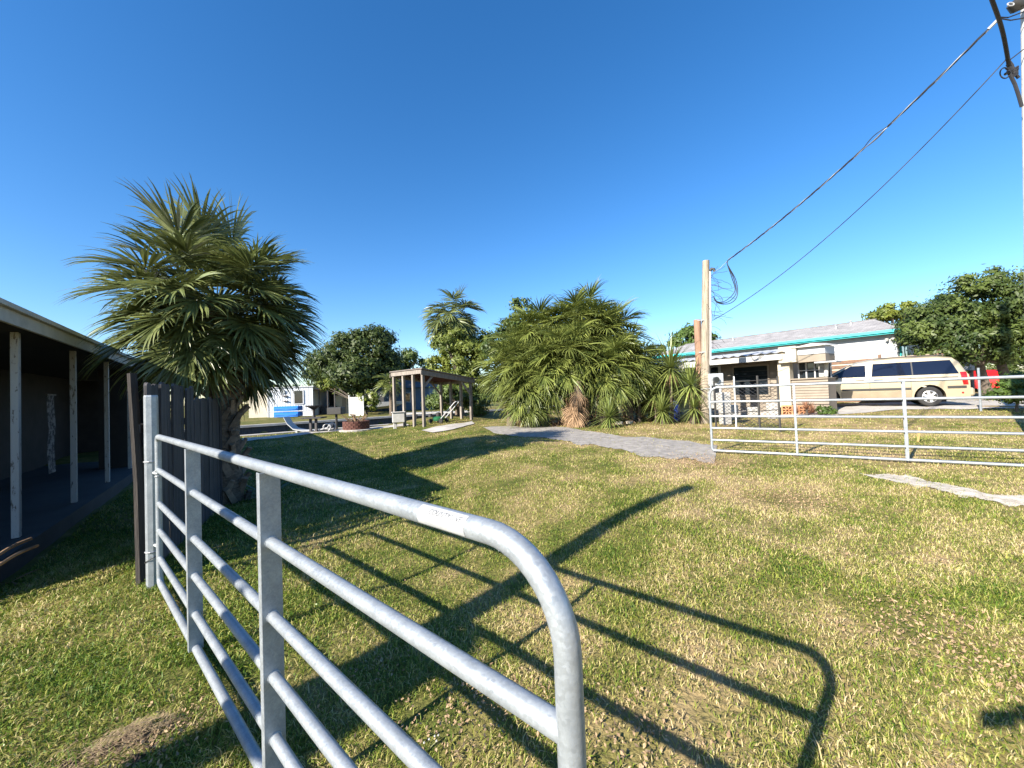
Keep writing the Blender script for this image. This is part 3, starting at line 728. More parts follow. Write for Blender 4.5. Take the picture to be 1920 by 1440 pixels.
for k, (px, py, d, lab) in enumerate(((712, 757, 40, 'white motor boat on a lift at the far dock'),)):
    c = at(px, py, d); B2 = T('motor_boat', lab, 'boat', (c.x, c.y, .55), R(8))
    m = MB(); rr = []
    for x, w_, zb in ((-2.2, .75, .0), (0, .85, -.02), (1.4, .65, .1), (2.3, .08, .45)): rr.append([(x, -w_, .7), (x, -w_ * .8, .25 + zb), (x, 0, zb), (x, w_ * .8, .25 + zb), (x, w_, .7)])
    vs = [p for q in rr for p in q]; fs = []
    for i in range(3):
        for j in range(5): fs.append((i * 5 + j, i * 5 + (j + 1) % 5, (i + 1) * 5 + (j + 1) % 5, (i + 1) * 5 + j))
    fs += [tuple(range(5)), tuple(range(15, 20))[::-1]]
    m.add(vs, fs).build('hull', m_white, B2)
    MB().box(-.4, .5, -.5, .5, .7, 1.3).build('console', m_trim, B2)
    MB().box(-2.6, -2.2, -.2, .2, .1, 1.0).build('outboard_motor', m_trim, B2)
    MB().tube([(-1.2, -.6, -.6), (-1.2, -.6, 2.0)], .1).tube([(1.2, -.6, -.6), (1.2, -.6, 2.0)], .1).build('lift_piles', m_darkw, B2)
# ------------------------------------------------------------------ galvanised tube gates
RAILS = [0, .2916, .583, .818, 1.058, 1.27]      # distances below the top rail
def gate(name, label, a, b, zb, sticker=False, flip=1):
    """a: hinge (or far) end, b: free end on plan; zb: height of the bottom rail"""
    a = Vector(a); b = Vector(b); L = (b - a).length
    G = T(name, label, 'gate', (a.x, a.y, zb), math.atan2(b.y - a.y, b.x - a.x))
    RT = .0235; Hh = 1.27; rc = .17
    pts = []
    def arc(cx, cz, a0, a1, n=12):
        return [(cx + rc * math.cos(t), 0, cz + rc * math.sin(t)) for t in np.linspace(a0, a1, n)]
    rl = .055
    def arc2(cx, cz, a0, a1, r_, n=7): return [(cx + r_ * math.cos(t), 0, cz + r_ * math.sin(t)) for t in np.linspace(a0, a1, n)]
    pts += [(rl, 0, 0), (L * .5, 0, 0)] + arc2(L - rl, rl, -math.pi / 2, 0, rl) + [(L, 0, .6)] + arc(L - rc, Hh - rc, 0, math.pi / 2)
    q = .05 if sticker else rc
    if sticker: pts += [(L * .5, 0, Hh)] + arc2(q, Hh - q, math.pi / 2, math.pi, q)
    else: pts += [(L * .5, 0, Hh)] + arc(rc, Hh - rc, math.pi / 2, math.pi)
    pts += [(0, 0, .6)] + arc2(rl, rl, math.pi, 1.5 * math.pi, rl)
    fr = MB().tube(pts, RT, 16, cap=False).build('frame_tube', m_galv, G, smooth=50)
    # crease ripples inside the tight bend
    rp = MB()
    for t in np.linspace(.25, 1.35, 12):
        c = Vector((L - rc + (rc - RT * .86) * math.cos(t), 0, Hh - rc + (rc - RT * .86) * math.sin(t)))
        rp.tube([c + Vector((0, -.012, 0)), c, c + Vector((0, .012, 0))], [.0015, .0045, .0015], 6)
    rp.build('bend_crease', m_galv, fr, smooth=60)
    for k in range(1, 5):
        MB().tube([(.0, 0, Hh - RAILS[k]), (L, 0, Hh - RAILS[k])], .0215, 14).build('rail', m_galv, G, smooth=50)
        for x in (0, L):
            pass
    ch = MB(); w2, t, dp = .038, .003, .034
    s = -1 * flip
    z0, z1 = -.012, Hh - .012
    ch.box(-t / 2, t / 2, -w2, w2, z0, z1)
    xa, xb = (-dp, -t / 2) if flip > 0 else (t / 2, dp)
    ch.box(xa, xb, -w2, -w2 + t, z0, z1); ch.box(xa, xb, w2 - t, w2, z0, z1)
    cm = ch.mesh('upright', m_galv, bevel=.0012)
    for fr_ in (.335, .67):
        link('upright', cm, G, (L * fr_, 0, 0))
    # weld collars where the rails pass the uprights
    wc = MB()
    for fr_ in (.335, .67):
        for k in range(1, 5):
            wc.tube([(L * fr_ - .004, 0, Hh - RAILS[k]), (L * fr_ + .005, 0, Hh - RAILS[k])], .0242, 14)
    wc.build('weld_collar', m_meter, G, smooth=40)
    if sticker:
        x0, x1 = L - rc - .205, L - rc - .05
        A0, A1 = R(178), R(268)        # towards the viewer (-y side of the tube)
        vs = []; n1, n2 = 12, 8
        for i in range(n1 + 1):
            for j in range(n2 + 1):
                a_ = R(105) + (R(215) - R(105)) * j / n2
                vs.append((x0 + (x1 - x0) * i / n1, (RT + .0006) * math.cos(a_), Hh + (RT + .0006) * math.sin(a_)))
        ii = np.arange((n1 + 1) * (n2 + 1)).reshape(n1 + 1, n2 + 1)
        st = link('sticker', np_mesh('sticker', vs, np.stack([ii[:-1, :-1], ii[1:, :-1], ii[1:, 1:], ii[:-1, 1:]], -1).reshape(-1, 4),
                  mat('faded_sticker', (.37, .375, .37), .6, scale=30, col2=(.31, .32, .325), lo=.4, hi=.6), True), G)
        cu = bpy.data.curves.new('lettering', 'FONT'); cu.body = 'COUNTYLINE'; cu.size = .0165; cu.shear = .25; cu.extrude = 0; cu.resolution_u = 3
        to = bpy.data.objects.new('lettering_source', cu); COL.objects.link(to)
        dg = bpy.context.evaluated_depsgraph_get(); me = bpy.data.meshes.new_from_object(to.evaluated_get(dg))
        bpy.data.objects.remove(to)
        wmax = max(v.co.x for v in me.vertices)
        for v in me.vertices:
            x, y = v.co.x, v.co.y
            a_ = R(152) - y / RT
            v.co = (x0 + .035 + x / wmax * .108, (RT + .0011) * math.cos(a_), Hh + (RT + .0011) * math.sin(a_))
        me.materials.clear(); me.materials.append(mat('faded_print', (.07, .07, .075), .7, scale=160, col2=(.28, .28, .28), lo=.35, hi=.5))
        link('lettering', me, st)
    return G
LG = gate('farm_gate', 'open galvanised tube gate in the foreground swinging towards the viewer', (-3.13, 3.48), (.075, .655), .075, True)
RG = gate('farm_gate', 'galvanised tube gate standing open across the right side lawn', (7.48, 5.52), (4.0, 8.02), .315, False, -1)
# bands / wire ties
def ring(name, c, r_, mt, parent, tilt=0, rad=.006):
    return MB().tube([(c[0] + r_ * math.cos(a), c[1] + r_ * math.sin(a), c[2] + tilt * math.cos(a)) for a in np.linspace(0, math.tau, 17)], rad, 6).build(name, mt, parent)
GP = T('gate_post', 'tall galvanised octagonal post holding the near gate', 'post', (-3.275, 3.575, g(-3.3, 3.6) - .3))
MB().lathe([(.05, 0), (.05, 2.0), (.046, 2.015)], 8).build('pipe', m_galv, GP)
for z in (1.42, .62): ring('band', (0, 0, z), .053, m_wire, GP)
ring('wire_tie', (0, 0, .55), .056, m_black, GP, .03, .004)
for z in (1.02, .38):
    hg = MB().tube([(.045, -.03, z + .3), (.15, -.095, z + .3)], .012, 8).build('hinge_pin', m_meter, GP)
for z in (1.0, 1.025, 1.05): ring('coil', (.145, -.095, z + .3), .027, m_wire, GP, .004, .004)
# small latch posts of the right gate
o = MB().tube([(0, 0, -.3), (0, 0, 1.2)], .03, 8).build('latch_pipe', m_galv, None, smooth=40); c = P(1838, 750, 12.5); o.location = (c.x, c.y, g(c.x, c.y)); o.scale = (1, 1, 1.15)
tag(o, 'thin galvanised pipe post behind the rear of the van', 'post')
o = MB().box(-.012, .012, -.018, .018, 0, .5).build('wooden_stake', mat('fresh_pine', (.68, .47, .20), .7), None); c = ground_at(1721, 829); o.location = c; o.rotation_euler = (R(8), R(-32), R(40)); o.scale = (1, 1, .75)
tag(o, 'yellow pine stake leaning in the grass beyond the right gate', 'stake')

# ------------------------------------------------------------------ service pole with conduit and meter
sp = ground_at(1322, 794); SPX, SPY = sp.x, sp.y
SP = T('service_pole', 'pale wooden service pole with conduit and grey meter boxes', 'pole', (sp.x, sp.y, sp.z))
top = P(1323.5, 489, sp.y); tz = top.z - sp.z; lean = (top.x - sp.x, top.y - sp.y)
def sp_at(t, dx=0, dy=0): return Vector((lean[0] * t + dx, lean[1] * t + dy, tz * t))
MB().tube([sp_at(-.05), sp_at(.3), sp_at(.6), sp_at(1)], [.165, .15, .14, .12], 14).build('shaft', m_polew, SP, smooth=50)
MB().tube([sp_at(.36, .14, -.1), sp_at(.6, .14, -.09), sp_at(.93, .12, -.07)], .032, 8).build('conduit', m_pvc, SP, smooth=50)
MB().tube([sp_at(.93, .12, -.07), sp_at(.945, .16, -.1), sp_at(.94, .22, -.14), sp_at(.925, .24, -.16)], [.04, .06, .05, .045], 8).build('weatherhead', m_trim, SP, smooth=50)
bx = MB().box(.10, .60, -.30, -.12, 1.35, 1.80).build('meter_box', m_meter, SP, bevel=.02)
MB().tube([(.30, -.30, 1.58), (.30, -.40, 1.58)], .10, 14).build('meter_dial', m_glass, bx, smooth=40)
MB().box(.05, .28, -.27, -.12, .55, 1.2).build('breaker_box', m_offw, SP, bevel=.01)
MB().box(.33, .60, -.25, -.12, .5, 1.1).build('breaker_box', m_offw, SP, bevel=.01)
for z in (.3, .62, .9): MB().box(-.17, .19, -.175, -.14, z * tz * .7, z * tz * .7 + .03).build('strap', m_meter, SP)
o = MB().tube([(0, 0, -.4), (0, 0, 3.9)], .13, 10).build('timber_post', mat('reddish_timber', (.34, .20, .13), .85, scale=3, col2=(.2, .12, .08), stretch=(6, 6, .5)), None, smooth=40)
c = P(1316, 760, sp.y + .5); o.location = (c.x - .02, c.y, g(c.x, c.y)); tag(o, 'shorter reddish timber post right behind the service pole', 'post')

# utility pole at the right edge
ub = P(1944, 790, 8.5); ut = P(1932, -120, 8.5)
UP = T('utility_pole', 'tall pale concrete utility pole at the right edge carrying cables', 'pole', (ub.x, ub.y, g(ub.x, ub.y)))
zt = ut.z - UP.location.z
MB().tube([(0, 0, -.3), (ut.x - ub.x, ut.y - ub.y, zt)], [.17, .15], 14).build('shaft', m_concp, UP, smooth=50)
def upl(px, py, d=8.4): return P(px, py, d) - UP.location
MB().tube([upl(1897, 6), upl(1905, 12), upl(1925, 8)], [.09, .12, .06], 10).build('insulator', m_trim, UP, smooth=40)
MB().tube([upl(1895 + 6 * math.cos(a), 8 + 6 * math.sin(a) * .5, 8.25) for a in np.linspace(0, 6.28, 13)], .012, 6).build('insulator_loop', m_white, UP)
cl = MB()
for k in range(5):
    r = random.Random(k)
    cl.tube([upl(1885 + r.uniform(-3, 20), 105 + r.uniform(0, 40)), upl(1892 + r.uniform(-5, 22), 118 + r.uniform(0, 30)), upl(1900 + r.uniform(0, 12), 128 + r.uniform(0, 25))], .03, 6)
cl.build('splice_clamp', m_black, UP, smooth=40)
MB().tube([upl(1884 + 9 * math.cos(a), 137 + 10 * math.sin(a)) for a in np.linspace(0, 6.28, 17)], .012, 6).build('cable_loop', m_black, UP)
MB().tube([upl(1890, 132), upl(1903, 158), upl(1909, 176), upl(1916, 200)], .03, 7).build('riser_cable', m_black, UP)
MB().tube([upl(1872, 32), upl(1890, 33), upl(1925, 20)], .012, 6).tube([upl(1872, 34), upl(1895, 38), upl(1925, 33)], .012, 6).tube([upl(1894, 112), upl(1925, 88)], .012, 6).build('jumper_wires', m_black, UP)

def smooth_pts(p, n=6):
    p = [Vector(q) for q in p]; o = []
    for i in range(len(p) - 1):
        a, b, c, d = p[max(i - 1, 0)], p[i], p[i + 1], p[min(i + 2, len(p) - 1)]
        for k in range(n):
            t = k / n
            o.append(.5 * ((2 * b) + (c - a) * t + (2 * a - 5 * b + 4 * c - d) * t * t + (3 * b - a - 3 * c + d) * t ** 3))
    return o + [p[-1]]
def wire(name, label, pts, r, mt, cat='cable', twist=None):
    W_ = MB().tube(pts, r, 6).build(name, mt, None, smooth=60); tag(W_, label, cat); return W_
def sagline(a, b, sag, n=40):
    return [a.lerp(b, t) - Vector((0, 0, 4 * sag * t * (1 - t))) for t in np.linspace(0, 1, n)]
tp = Vector((sp.x, sp.y, sp.z))
# service drop: three twisted conductors with a splice
SDp = sagline(P(1872, 36, 8.3), P(1366, 487, 13.9), .25, 90)
SV = T('service_drop', 'twisted service cable from utility pole to the wooden service pole', 'cable')
for k, mt in enumerate((m_black, m_black, m_wire)):
    q = []
    for i, p in enumerate(SDp):
        a = i * .55 + k * 2.09
        rr_ = .016 if not 27 <= i <= 33 else .016 + .05 * math.sin((i - 27) / 6 * math.pi)
        q.append(p + Vector((rr_ * math.cos(a if not 27 <= i <= 33 else k * 2.09), 0, rr_ * math.sin(a if not 27 <= i <= 33 else k * 2.09))))
    MB().tube(q, .0105, 6).build('conductor', mt, SV, smooth=60)
MB().tube([SDp[0], SDp[2]], .03, 8).build('dead_end_clamp', m_white, SV)
e = SDp[-1]; wh = tp + sp_at(.925, .24, -.16)
for k, (dx, dz) in enumerate(((.35, -.9), (.42, -1.1), (.3, -.75))):
    w1 = P(1372 + 4 * k, 520 + 3 * k, 13.9); w2 = P(1378 + k * 2, 545 + 5 * k, 13.9); w3 = P(1362 + 3 * k, 563 + 3 * k, 13.9)
    MB().tube(smooth_pts([e, e + Vector((-.05, 0, -.15)), w1, w2, w3, P(1346, 566 + k, 13.95), P(1338, 556, 14.0)]), .014, 6).build('drip_loop', m_black, SV, smooth=60)
MB().tube([e, P(1350, 503, 13.95), P(1337, 510, 14.0)], .008, 6).build('messenger_wire', m_wire, SV)
wire('telephone_cable', 'thin dark cable sagging from utility pole to lower service pole', sagline(P(1886, 112, 8.3), P(1336, 601, 14.05), .5, 60), .010, m_black)
wire('overhead_cable', 'thick black overhead cable bundle running up past utility pole', smooth_pts([P(1892, 124, 8.3), P(1880, 60, 7.9), P(1860, 0, 7.4), P(1800, -160, 6.4), P(1600, -700, 4.2), P(900, -2400, 1.5)]), .032, m_black)
# dead vine on the service pole
VN = T('dead_vine', 'bare leafless vine tangle hanging on the service pole', 'vine', (sp.x, sp.y, sp.z))
vm = MB(); r = random.Random(5)
for k in range(34):
    t = r.uniform(.42, .95); p = sp_at(t, .14, -.08); pts = [p]
    d_ = Vector((r.uniform(.15, 1), r.uniform(-.4, .3), r.uniform(-.6, .5))).normalized()
    for j in range(r.randrange(3, 8)):
        d_ = (d_ + Vector((r.uniform(-.5, .5), r.uniform(-.4, .4), r.uniform(-.7, .35)))).normalized(); pts.append(pts[-1] + d_ * .14)
    vm.tube(pts, .006, 4)
link('vine_stems', vm.mesh('vine_stems', m_darkw), VN)['kind'] = 'stuff'

# utility post behind the viewer: its long shadow crosses the lawn
k_ = 4.1
c = Vector((-1.42, 1.96, 0)) - Vector((.745, .667, 0)) * k_
SPo = T('roadside_pole', 'stout roadside timber pole standing outside the gate', 'pole', (c.x, c.y, g(c.x, c.y)))
MB().tube([(0, 0, -.4), (0, 0, 3), (0, 0, 5.45)], [.17, .14, .09], 14).build('shaft', m_polew, SPo, smooth=50)
MB().box(-.17, .17, -.42, -.16, 2.6, 3.2).build('junction_box', m_meter, SPo, bevel=.02)

# ------------------------------------------------------------------ chain-link fence
ca = P(1343, 800, 13.0); cb = P(1464, 800, 11.0)
a = Vector((ca.x, ca.y)); b = Vector((cb.x, cb.y)); L = (b - a).length
zc = g(a.x, a.y)
CF = T('chain_link_fence', 'rusty grey chain link fence panel beside the service pole', 'fence', (a.x, a.y, zc), math.atan2(b.y - a.y, b.x - a.x))
ms = MB(); D_ = .085; Hc = 1.42
n = int(L / D_)
for i in range(n):
    pts = [(D_ * i + D_ * (.5 + .52 * (1 if (i + j) % 2 else -1)), .006 * (1 if j % 2 else -1), .06 + j * D_ * .62) for j in range(int(Hc / (D_ * .62)))]
    ms.tube(pts, .0095, 4, cap=False)
lk = ms.build('wire_mesh', m_link, CF); lk['kind'] = 'stuff'
for x, r_, h, mt in ((.02, .03, 1.5, m_trim), (L * .36, .022, 1.62, m_pvc), (L * .72, .03, 1.6, m_trim), (L, .028, 1.55, m_trim)):
    MB().tube([(x, -.03, -.3), (x, -.03, h)], r_, 8).build('post', mt, CF, smooth=40)
MB().tube([(0, -.03, .42), (L, -.03, .62)], .014, 6).build('tension_rail', m_trim, CF)
MB().tube([(0, -.03, 1.44), (L, -.03, 1.47)], .012, 6).build('top_rail', m_trim, CF)
# junk behind the chain-link
c = P(1352, 790, 13.6); o = MB().box(0, .3, -.15, .15, 0, 1.1).build('propane_cabinet', m_offw, None, bevel=.02); o.location = (c.x, c.y, g(c.x, c.y)); tag(o, 'narrow white cabinet behind the chain link fence', 'cabinet')
for k, (px, h, lab) in enumerate(((1372, .55, 'low white block at the sunroom foot left of chain link post'), (1412, .42, 'white stone block at the sunroom foot near dark window'), (1450, .5, 'pale block by the cream corner post foot'))):
    c = P(px, 775, 15.6); o = MB().box(-.2, .2, -.15, .15, 0, h).build('pale_block', m_offw, None, bevel=.03); o.location = (c.x, c.y, g(c.x, c.y)); tag(o, lab, 'block', 'pale blocks along the sunroom')

# ------------------------------------------------------------------ vehicles
def lofted(stations, half, low, belt, name, mt, parent):
    """stations: (x, ztop, roofhalf) ; half(x): half width; low(x): lower edge"""
    rings = []
    for x, zt, rh in stations:
        h = half(x); zl = min(low(x), zt - .05)
        pr = []
        zs = [zl, zl + (min(belt, zt) - zl) * .35, zl + (min(belt, zt) - zl) * .7, min(belt, zt - .02)]
        for z in zs: pr.append((h * (1 - .05 * ((z - .75) / .5) ** 2 if z < .75 else 1 - .01 * (z - .75)), z))
        if zt > belt + .06:
            for t in (.25, .5, .75, .92): pr.append((h - (h - rh) * t ** 1.15, belt + (zt - belt) * t))
        else:
            for t in (.3, .6, .85, .95): pr.append((h - .12 * t * t, min(belt, zt - .02) + (.02) * t))
        pr.append((rh * .86 if zt > belt + .06 else h * .75, zt)); pr.append((rh * .45 if zt > belt + .06 else h * .4, zt + .02))
        rings.append([(x, y, z) for y, z in pr] + [(x, -y, z) for y, z in reversed(pr)])
    n = len(rings[0]); vs = [p for q in rings for p in q]; fs = []
    for i in range(len(rings) - 1):
        for j in range(n): fs.append((i * n + j, (i + 1) * n + j, (i + 1) * n + (j + 1) % n, i * n + (j + 1) % n))
    fs += [tuple(range(n)), tuple(range((len(rings) - 1) * n, len(rings) * n))[::-1]]
    return MB().add(vs, fs).build(name, mt, parent, smooth=32)
VF = Vector((-.805, .593, 0)); VL = Vector((-.593, -.805, 0))
vp = Vector((15.3, 14.5, 0)) - VL * .86
VN_ = T('minivan', 'champagne tan minivan with tinted side windows parked on the driveway', 'van', (vp.x, vp.y, g(15.3, 14.5) + .01), math.atan2(VF.y, VF.x))
VN_.scale = (.965, 1, 1.04)
BELT = 1.08
def vhalf(x): return .93 - .10 * max(0, (x - 3.1) / .95) ** 2 - .05 * max(0, (-x - .4) / .65) ** 2
def vlow(x):
    for c in (0, 3.05):
        if abs(x - c) < .43: return .26 + math.sqrt(max(0, .43 ** 2 - (x - c) ** 2)) * 1.03 + .06
    return .27
def vtop(x):
    K = [(-1.05, .95), (-1.02, 1.1), (-.95, 1.3), (-.82, 1.56), (-.68, 1.70), (-.3, 1.76), (.8, 1.79), (1.6, 1.76), (2.0, 1.69), (2.35, 1.55), (2.75, 1.33), (3.12, 1.12), (3.3, 1.06), (3.7, .98), (3.95, .86), (4.05, .7)]
    return float(np.interp(x, [k[0] for k in K], [k[1] for k in K]))
xs = sorted(set([-1.05, -1.02, -.95, -.82, -.68, -.55] + [round(c + .43 * s, 3) for c in (0, 3.05) for s in (-1.001, -.98, -.9, -.75, -.55, -.3, 0, .3, .55, .75, .9, .98, 1.001)] + [.8, 1.2, 1.6, 2.0, 2.35, 3.7, 3.95, 4.05]))
body = lofted([(x, vtop(x), .70) for x in xs], vhalf, vlow, BELT, 'body', m_van, VN_)
def vside(x, z, side=1, off=.006):
    h = vhalf(x); zt = vtop(x); zl = vlow(x)
    if z > BELT: t = min(1, (z - BELT) / max(zt - BELT, .05)); y = h - (h - .70) * t ** 1.15
    else: y = h * (1 - .05 * ((z - .75) / .5) ** 2 if z < .75 else 1 - .01 * (z - .75))
    return (x, side * (y + off), z)
def patch(name, xb0, xt0, xb1, xt1, z0, z1, mt, parent, off=.008, n=8, k=5, side=1, round_=0):
    vs = []
    for i in range(n + 1):
        for j in range(k + 1):
            t = j / k; s = i / n
            xa = xb0 + (xt0 - xb0) * t; xb = xb1 + (xt1 - xb1) * t
            z = z0 + (z1 - z0) * t
            vs.append(vside(xa + (xb - xa) * s, z, side, off))
    ii = np.arange((n + 1) * (k + 1)).reshape(n + 1, k + 1)
    return link(name, np_mesh(name, vs, np.stack([ii[:-1, :-1], ii[1:, :-1], ii[1:, 1:], ii[:-1, 1:]], -1).reshape(-1, 4), mt, True), parent)
for s in (1, -1):
    patch('rear_side_window', -.78, -.60, 1.62, 1.55, 1.12, 1.60, m_tint, VN_, side=s, n=16)
    patch('front_window', 1.80, 1.78, 2.98, 2.22, 1.12, 1.56, m_tint, VN_, side=s)
    patch('window_pillar', .42, .42, .46, .46, 1.12, 1.60, m_trim, VN_, .012, side=s)
    patch('side_moulding', .50, .50, 2.55, 2.55, .60, .68, m_trim, VN_, .02, side=s, k=2)
    patch('side_moulding', -.95, -.95, -.46, -.46, .62, .70, m_trim, VN_, .02, side=s, k=2)
    patch('lower_cladding', .50, .46, 2.58, 2.6, .28, .57, m_vanlow, VN_, .008, side=s)
    patch('sliding_rail', -.75, -.75, .85, .85, 1.0, 1.02, m_trim, VN_, .006, side=s, k=1)
    for x in (1.72, 1.60): pass
    patch('door_seam', 1.69, 1.66, 1.70, 1.67, .3, 1.6, m_trim, VN_, .004, side=s)
    patch('door_seam', .49, .49, .50, .50, .5, 1.05, m_trim, VN_, .004, side=s)
    for x in (1.42, 1.98):
        p = Vector(vside(x, .97, s, .012)); MB().box(-.13, .13, -.012, .02, -.035, .035).build('door_handle', m_trim, VN_, bevel=.008).location = p
    p = Vector(vside(2.72, 1.16, s, .09)); mr = MB().box(-.06, .07, -.10, .12, -.08, .09).build('mirror', m_trim, VN_, bevel=.03); mr.location = p
    tl = patch('tail_light', -1.0, -.97, -.87, -.80, .74, 1.17, m_redl, VN_, .02, side=s)
    MB().add([(-1.06, s * .90, .76), (-1.085, s * .72, .76), (-1.01, s * .70, 1.16), (-.975, s * .88, 1.16)], [(0, 1, 2, 3)]).build('lens', m_redl, tl)
    MB().tube([Vector(vside(-.85, .46, s, .0)), Vector(vside(-.85, .46, s, .01))], .03, 8).build('side_marker', m_redl, VN_)
# windscreen, rear window, bumper, plate
ws = MB().quad((3.08, .68, 1.165), (3.08, -.68, 1.165), (2.2, -.60, 1.635), (2.2, .60, 1.635)); ws.build('windscreen', m_tint, VN_)
MB().quad((-1.045, -.66, 1.12), (-1.045, .66, 1.12), (-.80, .62, 1.62), (-.80, -.62, 1.62)).build('rear_window', m_tint, VN_)
MB().box(-1.16, -1.0, -.86, .86, .34, .62).build('bumper', m_van, VN_, bevel=.05)
MB().box(-1.10, -1.06, -.26, .26, .72, .9).build('licence_plate', m_offw, VN_)
MB().box(-.5, 1.5, .58, .61, 1.78, 1.815).box(-.5, 1.5, -.61, -.58, 1.78, 1.815).build('roof_rack', m_trim, VN_)
MB().box(-.98, 3.95, -.75, .75, .22, .32).build('underbody', m_trim, VN_)
def wheel(parent, x, y, r_, s):
    w_ = T('wheel', None, None); w_.parent = parent; w_.location = (x, y, r_)
    t = MB(); pr = [(r_ * .62, -.1), (r_ * .9, -.11), (r_ * .985, -.085), (r_, -.05), (r_, .05), (r_ * .985, .085), (r_ * .9, .11), (r_ * .62, .1)]
    n = 28; b_ = []
    for rr, yy in pr:
        for k in range(n): b_.append((rr * math.cos(math.tau * k / n), yy, rr * math.sin(math.tau * k / n)))
    f_ = [(i * n + k, i * n + (k + 1) % n, (i + 1) * n + (k + 1) % n, (i + 1) * n + k) for i in range(7) for k in range(n)]
    t.add(b_, f_).build('tyre', m_rub, w_, smooth=40)
    rm = MB(); rr = r_ * .63; yo = s * .085
    for k in range(n):
        a0, a1 = math.tau * k / n, math.tau * (k + 1) / n
        q = [(rr * math.cos(a), yo, rr * math.sin(a)) for a in (a0, a1)] + [(rr * .88 * math.cos(a), yo + s * .012, rr * .88 * math.sin(a)) for a in (a1, a0)]
        rm.add(q, [(0, 1, 2, 3)])
    for k in range(6):
        a = math.tau * k / 6 + .3
        rm.bar((.03 * math.cos(a), yo, .03 * math.sin(a)), (rr * .93 * math.cos(a), yo + s * .004, rr * .93 * math.sin(a)), .075, .03, (0, 1, 0))
    rm.tube([(0, yo - s * .01, 0), (0, yo + s * .03, 0)], .06, 12)
    rm.build('rim', m_alloy, w_, smooth=30)
    MB().tube([(0, yo - s * .03, 0), (0, yo - s * .05, 0)], rr, 20).build('hub_well', m_trim, w_)
for x in (0, 3.05):
    for s in (1, -1): wheel(VN_, x, s * .80, .345, s)
# red car far right
c = P(1858, 730, 26.5)
RC = T('red_car', 'bright red car parked under the right hand tree', 'car', (c.x, c.y, g(c.x, c.y)), math.atan2(.75, .65))
def rhalf(x): return .86 - .08 * max(0, (abs(x - 1.25) - 1.6) / .6) ** 2
def rlow(x):
    for c_ in (0, 2.6):
        if abs(x - c_) < .36: return .26 + math.sqrt(max(0, .36 ** 2 - (x - c_) ** 2))
    return .24
K2 = [(-.9, .75), (-.85, .98), (-.3, 1.02), (.1, 1.25), (.5, 1.42), (1.3, 1.44), (1.75, 1.3), (2.2, 1.02), (2.9, .93), (3.3, .8), (3.4, .6)]
body = lofted([(x, float(np.interp(x, [k[0] for k in K2], [k[1] for k in K2])), .58) for x in sorted([-.9, -.85, -.3, .1, .5, .9, 1.3, 1.75, 2.2, 2.9, 3.3, 3.4, -.36, -.25, 0.001, .25, .36, 2.24, 2.35, 2.6, 2.85, 2.96])], rhalf, rlow, .95, 'body', m_redp, RC)
for s in (1, -1):
    MB().add([(.0, s * .80, .98), (2.0, s * .80, .98), (1.65, s * .68, 1.3), (.5, s * .68, 1.36)], [(0, 1, 2, 3)]).build('side_window', m_tint, RC)
    for x in (0, 2.6): wheel(RC, x, s * .74, .31, s)
MB().quad((-.28, -.6, 1.04), (-.28, .6, 1.04), (.42, .52, 1.41), (.42, -.52, 1.41)).build('rear_window', m_tint, RC)
MB().box(-.93, -.84, .45, .75, .72, .86).build('tail_light', m_redl, RC)
MB().box(-.93, -.84, -.75, -.45, .72, .86).build('tail_light', m_redl, RC)
c = P(1822, 700, 21)
MBX = T('mail_box', 'white box on a thin post behind the van', 'mailbox', (c.x, c.y, g(c.x, c.y)))
MB().box(-.05, .05, -.05, .05, 0, 1.35).build('post', m_wood, MBX)
MB().box(-.25, .25, -.22, .22, 1.35, 1.85).build('box', m_white, MBX, bevel=.03)
